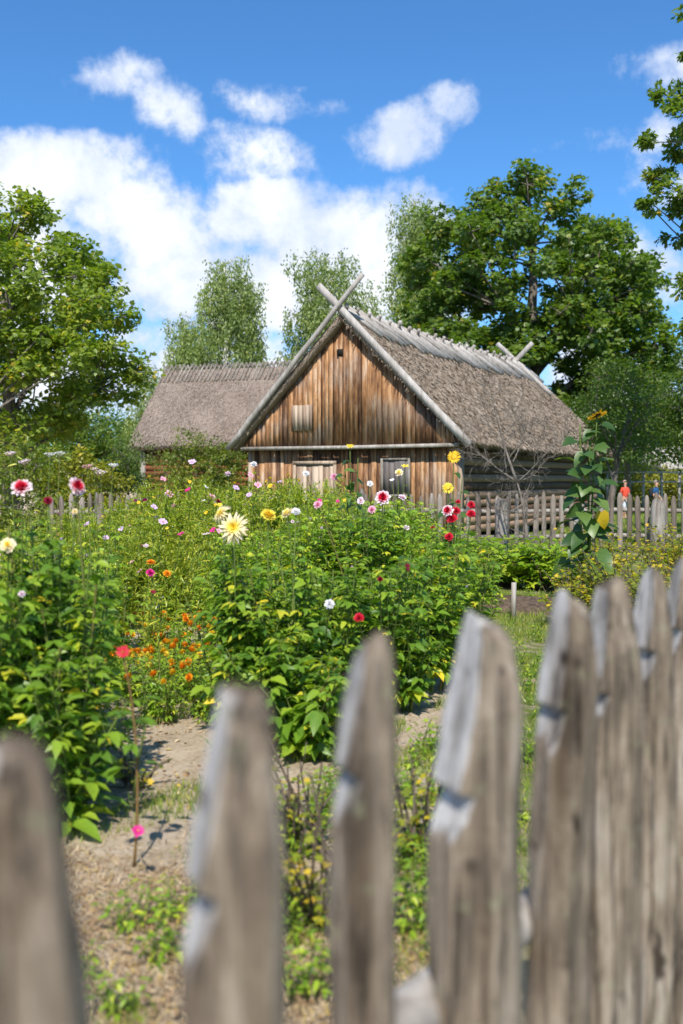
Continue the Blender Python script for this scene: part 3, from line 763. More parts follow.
# orchard trees at the right
d = 25.0; cx = 618; b = W(606, 480, d); b[2] = 0
tree('apple_tree', 'leaning apple tree with a dark forked trunk behind the tall sunflower', 'tree', b, .10, 3.3,
     prof_px([(372, 600, 640), (395, 585, 665), (425, 580, 672), (452, 590, 650)], 606, d), 26, .42, 9, 26, .085, .05, T_DIA, 'appleleaf', 'bark', seed=41, lean=(.55, 0), subr=.24, nlimb=6)
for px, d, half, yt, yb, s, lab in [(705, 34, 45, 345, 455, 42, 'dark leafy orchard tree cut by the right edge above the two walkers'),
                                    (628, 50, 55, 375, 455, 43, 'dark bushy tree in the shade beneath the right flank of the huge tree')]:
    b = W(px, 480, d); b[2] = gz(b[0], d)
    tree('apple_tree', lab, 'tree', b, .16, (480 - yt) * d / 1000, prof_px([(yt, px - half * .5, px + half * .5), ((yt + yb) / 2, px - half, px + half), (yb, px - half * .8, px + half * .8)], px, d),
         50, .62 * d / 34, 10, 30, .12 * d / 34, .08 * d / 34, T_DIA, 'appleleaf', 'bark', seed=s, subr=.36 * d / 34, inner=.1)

def bare_tree(name, label, base, tips, d, seed, r0=.05, twigs=5, mat='twigbark'):
    rr = np.random.RandomState(seed); root = thing(name, label, 'tree', tuple(base)); mb = MB()
    base = np.array(base, float)
    def grow(p, v, ln, r, lev):
        n = 6; pts = [p]
        for i in range(n):
            v = unit(v + rr.normal(0, .13, 3) + np.array([0, 0, .03])); p = p + v * ln / n; pts.append(p)
        mb.tube(np.array(pts), np.linspace(r, r * .45, n + 1), 6 if lev < 2 else 4, .5)
        if lev < 4:
            for k in range(3 if lev < 3 else 4):
                q = pts[rr.randint(2, n + 1)]; a = unit(v + rr.normal(0, .75, 3) + [0, 0, .1])
                grow(q, a, ln * rr.uniform(.45, .7), max(.004, r * .45), lev + 1)
    for fork, tip, r in tips:
        f = np.array(fork) - base; t = np.array(tip) - base
        n = 8; P = bez(f, (f + t) / 2 + rr.normal(0, .08, 3), t, n); mb.tube(P, np.linspace(r, r * .3, n), 7, .5)
        for i in range(2, n):
            for k in range(2): grow(P[i], unit(unit(t - f) + rr.normal(0, .7, 3)), rr.uniform(.35, .75), r * .3, 2)
    mb.build('trunk', M[mat], root, True); return root
d = 20.5
F0, F1 = W(527, 545, d), W(517, 482, d); F0[2] = 0
bare_tree('bare_tree', 'small leafless tree with pale trunk and spreading twigs before the dark log wall', F0,
          [(F0, F1, .05), (F1, W(492, 398, d), .032), (F1, W(468, 443, d + .4), .018), (F1, W(547, 452, d - .3), .018), (W(513, 462, d), W(527, 424, d + .2), .014)], d, 3)
# shrubs and hedges
def shrub(name, label, px, d, w, h, mat, seed, nclump=14, group=None, leaf=.11, z0=.1):
    b = W(px, 480, d); b[2] = gz(b[0], d)
    return tree(name, label, 'shrub', b, .05, h * .7, [(z0, w * .8, w * .8), (h * .5, w, w), (h * .8, w * .75, w * .75), (h, w * .3, w * .3)], nclump, w * .38, 9, 26, leaf, leaf * .6, T_DIA, mat, 'bark',
                group, seed=seed, inner=.0, subr=w * .2, nlimb=6)
shrub('lilac_bush', 'green leafy bush against the front wall of the far thatched building', 192, 37.5, 1.45, 3.3, 'bushleaf', 51, 40)
shrub('lilac_bush', 'taller green bush filling the corner between the two thatched roofs', 228, 35, .95, 2.9, 'bushleaf', 52, 26)
shrub('yellow_bush', 'yellowish rounded bush beneath the left broadleaf tree', 82, 25.5, 1.15, 2.35, 'yellowbush', 53, 34)
s1 = shrub('green_bush', 'green bush at the left edge behind the garden', 18, 24.5, 1.5, 2.45, 'bushleaf', 54, 34)
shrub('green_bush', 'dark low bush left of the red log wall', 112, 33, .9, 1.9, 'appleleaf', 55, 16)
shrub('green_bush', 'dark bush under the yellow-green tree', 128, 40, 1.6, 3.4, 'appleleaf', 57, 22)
shrub('hedge_bush', 'sunny yellow-green bush on the lawn beyond the two walkers', 640, 60, 2.6, 2.5, 'yellowbush', 56, 26, leaf=.2)
shrub('hedge_bush', 'yellow-green bush at the right frame edge beyond the lawn', 690, 58, 2.0, 2.3, 'yellowbush', 58, 22, leaf=.2)
shrub('hedge_bush', 'yellow-green bush behind the sunflower leaves', 598, 62, 1.6, 2.2, 'yellowbush', 60, 18, leaf=.2)
hb = shrub('woodland_bush', 'dense bushy tree in the woodland edge that closes the view', -20, 95, 4.5, 7.5, 'oakleaf', 59, 34, 'woodland trees closing the horizon', .42)
for px in list(range(-90, 780, 50)):
    d = 92 + rnd.uniform(-6, 14); p = W(px + rnd.uniform(-12, 12), 480, d)
    dup(hb, (p[0], d, gz(p[0], d)), rnd.uniform(0, 6), rnd.uniform(.75, 1.1))

# distant shed, rail fence
shed = thing('distant_shed', 'small far grey-roofed shed glimpsed through the orchard leaves at right', 'shed', (W(668, 480, 72)[0], 72, gz(20, 72)), .5)
mb = MB(); mb.box((0, 0, 1.1), (4.4, 3.2, 2.2), None, .5); mb.build('wall', M['oldwood'], shed)
mb = MB(); mb.add([(-2.6, -2, 2.2), (2.6, -2, 2.2), (2.6, 0, 4.1), (-2.6, 0, 4.1), (2.6, 2, 2.2), (-2.6, 2, 2.2), (-2.6, -2, 2.05), (2.6, -2, 2.05), (2.6, 2, 2.05), (-2.6, 2, 2.05)],
              [np.array([[0, 1, 2, 3], [3, 2, 4, 5], [6, 7, 1, 0], [5, 4, 8, 9]]), np.array([[1, 7, 2], [0, 3, 6]]), np.array([[9, 8, 7, 6]]), np.array([[2, 7, 8, 4], [3, 5, 9, 6]])], .8)
mb.build('roof', M['barge'], shed)
rf = thing('rail_fence', 'pale wooden rail fence far beyond the lawn at right', 'fence', (0, 0, 0))
for z in (2.55, 2.0, 1.5):
    mb = MB(); mb.tube(np.array([W(590, 480, 52) * [1, 1, 0] + [0, 0, z], W(700, 480, 52) * [1, 1, 0] + [0, 0, z]]), .05, 6, .8); 
    if z < 2.3: mb.build('rail', M['barge'], rf)
for px in range(590, 705, 18):
    p = W(px, 480, 52); mb = MB(); mb.box((p[0], 52.1, 1.0), (.12, .12, 2.1), None, .6); mb.build('post', M['barge'], rf)

# ------------------------------------------------------------------ blooms
BLOOMS = {}
def bloom_mesh(kind, col):
    """flower facing +z, radius 1"""
    key = (kind, col)
    if key in BLOOMS: return BLOOMS[key]
    mb = MB()
    def ring(n, r0, ln, w, tilt, z, tin, tout, jit=.1, tm=T_PETAL):
        a = np.arange(n) * 2 * math.pi / n + R.uniform(0, 1) + R.normal(0, jit * .5, n)
        D = np.stack([np.cos(a), np.sin(a), np.zeros(n)], -1)
        til = tilt + R.normal(0, jit, n)
        A = D * np.cos(til)[:, None] + np.array([0, 0, 1]) * np.sin(til)[:, None]
        N = np.array([0, 0, 1]) * np.cos(til)[:, None] - D * np.sin(til)[:, None]
        v0 = mb.n
        mb.leaves(D * r0 + [0, 0, z], A, N, ln * R.uniform(.88, 1.1, n), w, tm, 0.5)
        tv = tm[0][:, 0]; mb.t[-1] = np.tile(tin + (tout - tin) * np.clip(tv, 0, 1), n)
    if kind == 'dahlia':      # double, rounded
        ring(12, .1, .9, .42, .05, 0, .6, 1); ring(12, .1, .82, .40, .35, .06, .45, .9); ring(10, .08, .7, .36, .65, .12, .3, .75); ring(8, .06, .55, .3, .95, .16, .2, .5); ring(6, .02, .4, .25, 1.25, .18, .05, .3)
    elif kind == 'cactus':    # spiky, many narrow petals
        ring(16, .08, .95, .24, -.05, 0, .55, 1, .14, T_LEAF); ring(15, .08, .88, .24, .25, .05, .45, .95, .14, T_LEAF); ring(13, .08, .7, .22, .5, .1, .3, .8, .14, T_LEAF); ring(11, .05, .5, .2, .85, .12, .15, .5, .1, T_LEAF); ring(8, .02, .35, .16, 1.2, .14, 0, .15, .1, T_LEAF)
    elif kind == 'daisy':     # one ring round a disc
        ring(8, .12, .88, .62, .12, 0, .3, 1, .12)
        ring(10, .0, .22, .14, .8, .04, 0, .0, .2)
    elif kind == 'pom':       # small full ball
        for tl, ln in ((-.3, .6), (.0, .75), (.35, .8), (.7, .75), (1.05, .7), (1.4, .6)): ring(11, .05, ln, .36, tl, .12, .3 + .3 * (tl < .5), .75 + .25 * (tl < .4), .1)
    elif kind == 'flat':      # umbel-like flat head
        n = 60; a = R.uniform(0, 6.28, n); r = np.sqrt(R.uniform(0, 1, n))
        P = np.stack([r * np.cos(a), r * np.sin(a), -.15 * r ** 2], -1); mb.leaves(P, rdir(n) * [1, 1, .2], [0, 0, 1], .24, .24, T_SM, R.uniform(.4, 1, n))
        for i in range(0, n, 3): mb.tube(np.array([[0, 0, -.9], P[i]]), .015, 3, .3)
    elif kind == 'sun':
        ring(20, .42, .62, .2, .05, 0, .5, 1, .14, T_LEAF); ring(18, .40, .55, .2, .25, .03, .5, .9, .14, T_LEAF)
        a = np.arange(16) * 2 * math.pi / 16
        for rr_, z in ((.46, .02), (.3, .10), (0.01, .12)): pass
        v = np.concatenate([np.stack([.47 * np.cos(a), .47 * np.sin(a), 0 * a - .06], -1), np.stack([.46 * np.cos(a), .46 * np.sin(a), 0 * a + .05], -1), np.stack([.25 * np.cos(a), .25 * np.sin(a), 0 * a + .11], -1)])
        j = np.arange(16); k = (j + 1) % 16
        mb.add(v, [np.stack([j, k, k + 16, j + 16], -1), np.stack([j + 16, k + 16, k + 32, j + 32], -1), (j + 32)[None], j[None, ::-1]], R.uniform(.0, .4, 48))
    if kind != 'flat':
        mb.tube(np.array([[0, 0, -.22], [0, 0, .02]]), [.1, .22], 7, .35)
    me = mb.mesh('bloom', [M['petal_' + col]])
    BLOOMS[key] = me
    return me
def add_bloom(parent, loc, size, kind, col, face=None, label=None):
    o = bpy.data.objects.new('bloom', bloom_mesh(kind, col)); COL.objects.link(o); o.parent = parent
    if face is None: face = (rnd.uniform(-.4, .3), -1 + rnd.uniform(-.2, .4), rnd.uniform(.2, 1.3))
    q = Vector(face).to_track_quat('Z', 'Y')
    o.matrix_local = Matrix.Translation(Vector(loc)) @ q.to_matrix().to_4x4() @ Matrix.Rotation(rnd.uniform(0, 6), 4, 'Z') @ Matrix.Diagonal((size, size, size, 1))
    if label: o['label'] = label
    return o

# ------------------------------------------------------------------ herbaceous plants
def stems_plant(stem, leaf, tops, r_base, nodes, leaf_len, leaf_w, leaflets, tmpl, r_stem=.006, low=.12, size_top=.6, tb=.45, droop=.35, hi=.97, petiole=1.0, tips=None):
    """each top gets a stem from the base with pairs of leaves on petioles"""
    PP = [[], [], [], [], [], []]
    for top in tops:
        top = np.array(top, float); a = rnd.uniform(0, 6.28); rb = r_base * math.sqrt(rnd.random())
        b = np.array([math.cos(a) * rb, math.sin(a) * rb, 0.0])
        dirx = np.array([top[0], top[1], 0]) * .35
        b = b * .6 + dirx * .5
        m = np.array([b[0] * .6 + top[0] * .4, b[1] * .6 + top[1] * .4, top[2] * .55]) + R.normal(0, .03, 3)
        P = bez(b, m, top, 10)
        stem.tube(P, np.linspace(r_stem * 1.3, r_stem * .6, 10), 5, rnd.uniform(0, .8), cap=False)
        L = np.linalg.norm(top - b); ts = np.linspace(low, hi, max(3, int(nodes * L)))
        th = rnd.uniform(0, 3.14)
        for t in ts:
            p = (1 - t) ** 2 * b + 2 * t * (1 - t) * m + t * t * top
            th += 1.57 + rnd.uniform(-.3, .3)
            sc = (1 - (1 - size_top) * t) * rnd.choice((.55, .8, .95, 1.1, 1.3)) * rnd.uniform(.85, 1.15)
            for s in (0, math.pi):
                if rnd.random() < .12: continue
                a2 = th + s
                D = np.array([math.cos(a2), math.sin(a2), rnd.uniform(.1, .9)]); D = D / np.linalg.norm(D)
                pl = leaf_len * .8 * sc * petiole; e = p + D * pl
                if petiole > .3: stem.tube(np.array([p, e]), [r_stem * .45, r_stem * .3], 3, .3, cap=False)
                tt = min(.9, max(0, rnd.gauss(tb, .26))) if rnd.random() > (.08 if t < .35 else .012) else 1.0
                Dd = D + np.array([0, 0, -droop - rnd.uniform(0, .5)])
                for q in range(leaflets):
                    if q == 0: A = Dd; pp = e
                    else:
                        sg = 1 if q % 2 else -1; back = .35 * ((q + 1) // 2)
                        A = Dd + sg * 1.1 * np.array([-math.sin(a2), math.cos(a2), 0]); pp = p + D * pl * (1.05 - back)
                    PP[0].append(pp); PP[1].append(A); PP[2].append(np.array([0, 0, 1.0]) + R.normal(0, .35, 3)); s_ = sc * rnd.uniform(.8, 1.15) * (1 if q == 0 else .8)
                    PP[3].append(leaf_len * s_); PP[4].append(leaf_w * s_); PP[5].append(tt)
    leaf.leaves(np.array(PP[0]), np.array(PP[1]), np.array(PP[2]), np.array(PP[3]), np.array(PP[4]), tmpl, np.array(PP[5]))

def feather(stem, leaf, tops, r_base, nodes, ln=.1, r_stem=.004):
    P_, A_, L_, T2 = [], [], [], []
    for top in tops:
        top = np.array(top, float); b = np.array([rnd.uniform(-1, 1) * r_base * .5 + top[0] * .3, rnd.uniform(-1, 1) * r_base * .5 + top[1] * .3, 0])
        m = np.array([b[0] * .6 + top[0] * .4, b[1] * .6 + top[1] * .4, top[2] * .55]) + R.normal(0, .04, 3)
        P = bez(b, m, top, 9); stem.tube(P, np.linspace(r_stem * 1.4, r_stem * .6, 9), 4, rnd.uniform(0, .6), cap=False)
        for t in np.linspace(.1, .93, int(nodes * np.linalg.norm(top - b))):
            p = (1 - t) ** 2 * b + 2 * t * (1 - t) * m + t * t * top
            for k in range(5):
                D = unit(np.array([rnd.gauss(0, 1), rnd.gauss(0, 1), rnd.uniform(.0, 1.2)]))
                l = ln * rnd.uniform(.6, 1.4) * (1.1 - .5 * t)
                P_.append(p); A_.append(D); L_.append(l); T2.append(rnd.random())
                for j in (.4, .7):
                    P_.append(p + D * l * j); A_.append(unit(D + R.normal(0, .6, 3))); L_.append(l * .5); T2.append(rnd.random())
    L_ = np.array(L_); leaf.leaves(P_, np.array(A_), np.array([0, -.3, 1.0]) + R.normal(0, .3, (len(P_), 3)), L_, .009 + L_ * .05, T_BLADE, np.clip(T2, 0, 1))

def mound_tops(n, r, h, var=.12):
    out = []
    for k in range(n):
        a = rnd.uniform(0, 6.28); q = math.sqrt(rnd.random()); out.append((math.cos(a) * r * q, math.sin(a) * r * q, h * (1 - .28 * q * q) * rnd.uniform(1 - var, 1 + var * .3)))
    return out

# --- dahlias with blooms at their real places
def dahlia(label, px, d, r, h, nst, blooms=(), leafL=.115, group=None, name='dahlia_plant', cat='dahlia', leafm='dahlialeaf', nodes=17, leaflets=3, lw=.062, r_stem=.007):
    b = W(px, 480, d); b[2] = gz(b[0], d)
    root = thing(name, label, cat, tuple(b), 0, group)
    st, lf = MB(), MB()
    stems_plant(st, lf, mound_tops(nst + 3, r, h), r * .35, nodes, leafL, leafL * lw / .115 * 1.0, leaflets, T_LEAF, r_stem)
    for (bx, by, bd, size, kind, col, *f) in blooms:
        p = W(bx, by, bd) - b
        stems_plant(st, lf, [p - np.array([0, 0, size * .2])], r * .3, 7, leafL * .8, lw * .75, 1, T_LEAF, r_stem * .9, low=.2, hi=.86, size_top=.45)
        add_bloom(root, p, size, kind, col, f[0] if f else None)
    st.build('stems', M['stem'], root); lf.build('foliage', M[leafm], root)
    return root
U = (-.3, -1, .9)
dl = dahlia('tall leafy dahlia at the left edge with red-and-white and cream blooms', 10, 4.9, .42, 1.42, 15,
       [(22, 489, 4.8, .055, 'dahlia', 'redwhite'), (8, 546, 4.5, .04, 'dahlia', 'cream'), (22, 595, 4.5, .022, 'pom', 'palepink')])
dahlia('dahlia carrying one red bloom with a white side above the left clump', 68, 4.9, .34, 1.28, 11,
       [(76, 487, 4.75, .05, 'dahlia', 'redwhite', (.9, -.6, .5)), (48, 501, 5.2, .026, 'dahlia', 'darkred'), (75, 512, 4.9, .02, 'pom', 'cream')])
dahlia('bushy dahlia without blooms low at the left beside the sandy path', 55, 4.45, .33, .85, 12)
dahlia('leafy dahlia bushing out over the path behind the left clump', 66, 5.9, .34, 1.05, 11)
dahlia('leafy dahlia cut by the left frame edge', -35, 4.4, .36, 1.3, 12)
# centre clump
dahlia('dahlia with a large pale yellow spiky bloom in the centre bed', 238, 6.3, .36, 1.22, 13,
       [(234, 528, 6.0, .098, 'cactus', 'cream', (-.15, -1, .25)), (222, 514, 6.25, .07, 'cactus', 'cream', (-.8, -.4, .6))])
dahlia('dahlia with two small yellow blooms turned away beside the large pale one', 284, 6.2, .36, 1.25, 13,
       [(268, 516, 6.2, .055, 'dahlia', 'yellow', (.5, -.5, 1)), (288, 514, 6.1, .045, 'dahlia', 'cream', (-.6, -.3, .9)), (296, 512, 6.25, .032, 'dahlia', 'white')])
dahlia('low bushy dahlia at the front of the centre bed above the sandy soil', 268, 6.0, .36, .78, 13, leafL=.13)
dahlia('dahlia with one round white bloom half way up in the centre bed', 335, 6.5, .38, 1.1, 13, [(330, 605, 5.62, .038, 'pom', 'white', U)])
dahlia('dahlia with one small crimson bloom beside the round white one', 385, 6.9, .38, 1.15, 13, [(359, 618, 5.9, .034, 'dahlia', 'red', U), (407, 567, 6.2, .03, 'daisy', 'darkred', (.7, -.4, .2)), (380, 580, 6.1, .024, 'pom', 'darkred')])
dahlia('low leafy dahlia at the front of the bed behind the third picket', 310, 5.7, .3, .62, 11, leafL=.13)
dahlia('leafy dahlia in the middle of the bed above the fourth picket', 430, 7.6, .42, 1.15, 14)
dahlia('leafy dahlia at the right end of the centre bed beside the grass path', 455, 8.6, .45, 1.15, 14)
dahlia('low leafy dahlia right of the third picket at the bed edge', 405, 6.9, .32, .7, 10)
# behind: taller mixed
dahlia('tall dahlia with pink and white ringed blooms before the dark shutter', 372, 9.5, .42, 1.38, 13,
       [(383, 498, 9.3, .075, 'dahlia', 'redwhite', (-.2, -1, .4)), (372, 510, 9.3, .045, 'dahlia', 'pink', U), (361, 501, 9.4, .04, 'dahlia', 'palepink'), (402, 498, 9.6, .045, 'dahlia', 'palepink', (.3, -.5, 1)), (370, 484, 9.8, .035, 'dahlia', 'white'), (318, 505, 9.2, .045, 'dahlia', 'pink'), (306, 474, 10.0, .04, 'dahlia', 'white'), (334, 477, 10, .04, 'dahlia', 'pink')])
dahlia('tall dahlia with crimson blooms next to the fence post in front of the barn corner', 455, 10.2, .4, 1.12, 12,
       [(448, 511, 10, .065, 'dahlia', 'redwhite', (-.5, -.8, .4)), (452, 519, 10, .06, 'dahlia', 'red', U), (456, 511, 10.1, .05, 'dahlia', 'red'), (471, 505, 10.1, .045, 'dahlia', 'red', (.2, -.8, .4)), (471, 514, 10.0, .05, 'dahlia', 'red', U),
        (449, 537, 9.8, .05, 'dahlia', 'red', U), (433, 528, 10, .03, 'pom', 'red'), (406, 528, 9.8, .04, 'dahlia', 'palepink'), (458, 502, 10.1, .03, 'dahlia', 'red')])
dahlia('slender pale-flowered plant reaching up in front of the dark shutter', 400, 11, .25, 1.3, 8,
       [(399, 473, 10.8, .05, 'dahlia', 'cream', U), (405, 466, 10.9, .045, 'daisy', 'yellow', (0, -.4, 1)), (392, 480, 10.9, .03, 'daisy', 'white')], leafm='herbleaf')

# thin single dahlia on the path
b = W(131, 480, 4.05); b[2] = 0
root = thing('dahlia_plant', 'single thin stalk on the sandy path with crimson top bloom and low magenta one', 'dahlia', tuple(b))
st, lf = MB(), MB()
p1 = W(123, 652, 4.0) - b; p2 = W(138, 831, 3.85) - b
st.tube(bez(np.zeros(3), np.array([.05, 0, .5]), p1 - [0, 0, .01], 12), np.linspace(.007, .004, 12), 6, .9)
st.tube(bez(np.array([0, 0, .2]), np.array([-.01, -.08, .22]), p2, 6), .003, 5, .9)
st.tube(bez(np.array([0, 0, .3]), np.array([.03, 0, .5]), W(146, 722, 4.0) - b, 6), .004, 5, .2)
for z in (.42, .52, .62, .7):
    for s in (0, 3.14):
        a = z * 9 + s; P = np.array([0, 0, z]); D = np.array([math.cos(a), math.sin(a), .3])
        lf.leaves([P + D * .05, P + D * .05], np.array([D + [0, 0, -.4], D + [.5, .3, -.5]]), [0, 0, 1], .085, .045, T_LEAF, .4); st.tube(np.array([P, P + D * .05]), .002, 3, .4)
st.build('stem', M['stem'], root); lf.build('foliage', M['dahlialeaf'], root)
add_bloom(root, p1, .028, 'daisy', 'red', (0, -1, .5)); add_bloom(root, p2, .026, 'daisy', 'magenta', (.3, -.8, .8))

# --- prototypes of repeated plants
def proto(name, label, cat, group, kind, r, h, nst, cols, leafm, px, d, **kw):
    b = W(px, 480, d); b[2] = 0
    root = thing(name, label, cat, tuple(b), 0, group); st, lf = MB(), MB()
    tops = mound_tops(nst, r, h, kw.get('var', .14))
    if kind == 'feather': feather(st, lf, tops, r, kw.get('nodes', 14), kw.get('ln', .12))
    else: stems_plant(st, lf, tops, r * .5, kw.get('nodes', 14), kw.get('L', .08), kw.get('w', .035), kw.get('nl', 1), kw.get('tm', T_LEAF), kw.get('rs', .004), tb=kw.get('tb', .5), petiole=kw.get('pet', .6), low=kw.get('low', .1))
    for i, (k2, c2, sz) in enumerate(cols):
        t = np.array(tops[i % len(tops)]); add_bloom(root, t + [0, 0, .015], sz, k2, c2)
    st.build('stems', M['stem'], root); lf.build('foliage', M[leafm], root)
    return root
cos = [proto('cosmos_plant', 'feathery cosmos plant in the flower bed before the barn', 'cosmos', 'feathery cosmos plants filling the bed', 'feather', .36, 1.25, 15,
             [('daisy', c, .027) for c in cc] + [('pom', 'spent', .013)] * 3, 'cosmosleaf', px, 12.0, var=.2) for px, cc in ((150, ('lilac',)), (230, ('magenta', 'lilac')), (300, ('pink',)), (190, ('yellow', 'yellow', 'gold')))]
phl = [proto('garden_phlox', 'bright green leafy herb in the bed before the barn', 'herb', 'leafy green herbs filling the bed', 'leafy', .34, 1.1, 15, cc, 'herbleaf', px, 13, nodes=15, L=.09, w=.04, nl=3, var=.2)
       for px, cc in ((330, ()), (420, (('pom', 'palepink', .02),)))]
mar = [proto('marigold_plant', 'low marigold plant with orange flowers in the left bed', 'marigold', 'orange marigolds edging the bed', 'leafy', .22, .34, 16, cc, 'herbleaf', px, 8.5, nodes=26, L=.055, w=.02, nl=3, var=.15)
       for px, cc in ((110, [('pom', 'orange', .036)] * 4 + [('pom', 'gold', .032)] * 3), (170, [('pom', 'orange', .034)] * 3 + [('pom', 'yellow', .034)] * 4))]
low = [proto('leafy_weed', 'low green weed growing on the garden soil', 'weed', 'low green weeds on the soil', 'leafy', .14, .17, 10, (), 'herbleaf', px, dd, nodes=30, L=.05, w=.025, var=.3, rs=.002)
       for px, dd in ((330, 5.0), (300, 4.2))]
def scatter(protos, spec, smin=.85, smax=1.15):
    """spec: list of (px0, px1, d0, d1, count)"""
    for px0, px1, d0, d1, n in spec:
        for k in range(n):
            d = rnd.uniform(d0, d1); px = px0 + (px1 - px0) * (k + rnd.random()) / n; p = W(px, 480, d); s = rnd.uniform(smin, smax)
            dup(rnd.choice(protos), (p[0], d, gz(p[0], d)), rnd.uniform(0, 6.28), s)
scatter(cos, [(60, 340, 10.5, 12.5, 18), (120, 350, 12.5, 15.5, 20), (0, 130, 9.5, 13, 9)], .88, 1.1)
scatter(phl, [(225, 345, 8.2, 10.2, 12), (20, 110, 7, 9, 4)], 1.02, 1.24)
scatter(cos, [(140, 350, 14, 20, 24), (160, 300, 12, 14, 11)], 1.22, 1.42)
scatter(cos, [(70, 150, 13, 19, 8)], 1.0, 1.15)
scatter(phl, [(400, 490, 10.8, 13, 7), (300, 480, 8.0, 10.0, 10), (420, 480, 14, 19, 6), (-30, 110, 6.3, 9, 10)], .75, 1.0)
scatter(phl, [(300, 430, 9.5, 12.5, 12), (290, 430, 13, 18, 14)], 1.15, 1.42)
scatter(phl, [(90, 260, 9.5, 12, 9), ], .5, .75)
scatter(mar, [(130, 215, 6.6, 7.3, 3), (100, 215, 7.2, 8.3, 6), (30, 215, 8.3, 9.6, 9)], .9, 1.3)
scatter(low, [(240, 440, 3.0, 4.6, 14), (60, 240, 2.9, 3.8, 6), (440, 520, 3.0, 6, 12), (215, 470, 4.6, 6.6, 16), (480, 570, 5, 9, 16), (480, 570, 9, 13.5, 12), (250, 430, 3.3, 4.8, 9), (140, 240, 3.2, 3.9, 3), (400, 470, 3.6, 6.0, 9), (130, 210, 6.4, 7.3, 4)], .6, 1.2)

# --- particular small flowers: tall stalk plants with coloured heads
def flower_stalks(label, name, cat, d, px, blooms, group=None, feath=True):
    b = W(px, 480, d); b[2] = 0
    root = thing(name, label, cat, tuple(b), 0, group); st, lf = MB(), MB()
    for (bx, by, size, kind, col) in blooms:
        p = W(bx, by, d + rnd.uniform(-.3, .3)) - b
        feather(st, lf, [p], .25, 9, .09) if feath else stems_plant(st, lf, [p], .15, 6, .08, .02, 1, T_LEAF, .004)
        add_bloom(root, p, size * .86, kind, col, (rnd.uniform(-.9, .9), -.8 + rnd.uniform(-.2, .7), 1) if kind != 'flat' else (rnd.uniform(-.15, .15), -.2, 1))
    st.build('stems', M['stem'], root); lf.build('foliage', M['cosmosleaf'], root)
D_ = 'daisy'
flower_stalks('cosmos with lilac and white flowers left of the large pale yellow bloom', 'cosmos_plant', 'cosmos', 9.0, 160,
   [(163, 522, .055, D_, 'lilac'), (181, 534, .042, D_, 'magenta'), (206, 534, .045, D_, 'palepink'), (213, 530, .04, D_, 'magenta'), (219, 531, .035, D_, 'pink'), (154, 507, .04, D_, 'lilac'), (146, 546, .035, D_, 'lilac')])
flower_stalks('cosmos with lilac flowers above the distant fence at left', 'cosmos_plant', 'cosmos', 9.2, 108,
   [(106, 538, .045, D_, 'lilac'), (121, 529, .035, D_, 'lilac'), (87, 524, .04, D_, 'lilac'), (132, 562, .035, D_, 'pink'), (140, 571, .04, D_, 'pink')])
flower_stalks('zinnias with orange and magenta heads in front of the lilac cosmos', 'zinnia_plant', 'zinnia', 8.2, 152,
   [(151, 563, .05, 'dahlia', 'orange'), (167, 574, .045, 'dahlia', 'orange'), (150, 573, .045, 'dahlia', 'magenta'), (161, 599, .035, D_, 'lilac'), (158, 607, .03, D_, 'lilac'), (153, 592, .03, D_, 'darkred')])
flower_stalks('cosmos with pink and lilac flowers below the far thatched roof', 'cosmos_plant', 'cosmos', 12.5, 180,
   [(169, 494, .075, D_, 'pink'), (188, 490, .055, D_, 'magenta'), (192, 462, .06, D_, 'lilac'), (163, 479, .05, D_, 'pink'), (206, 487, .045, D_, 'white'), (203, 501, .045, D_, 'white'), (212, 496, .06, D_, 'pink'), (218, 502, .055, 'dahlia', 'darkred')])
flower_stalks('tall cosmos with white and pale pink flowers at the left foot of the orange gable', 'cosmos_plant', 'cosmos', 12.0, 245,
   [(254, 465, .06, 'pom', 'white'), (228, 475, .065, 'pom', 'palepink'), (251, 475, .055, D_, 'pink'), (258, 485, .06, D_, 'pink'), (236, 488, .055, D_, 'lilac'), (249, 495, .05, D_, 'lilac'), (272, 498, .05, D_, 'palepink'), (280, 482, .045, D_, 'lilac')])
flower_stalks('tall stalks with flat white flower heads in front of the left bushes', 'yarrow_plant', 'yarrow', 7.4, 40,
   [(10, 452, .05, 'flat', 'palepink'), (24, 460, .05, 'flat', 'palepink'), (50, 453, .045, 'flat', 'white'), (60, 452, .045, 'flat', 'white')], feath=False)
flower_stalks('tall stalks with flat pinkish flower heads before the distant fence', 'yarrow_plant', 'yarrow', 7.8, 102,
   [(87, 465, .045, 'flat', 'pink'), (100, 471, .055, 'flat', 'palepink'), (113, 464, .05, 'flat', 'white'), (94, 468, .035, 'flat', 'palepink')], feath=False)

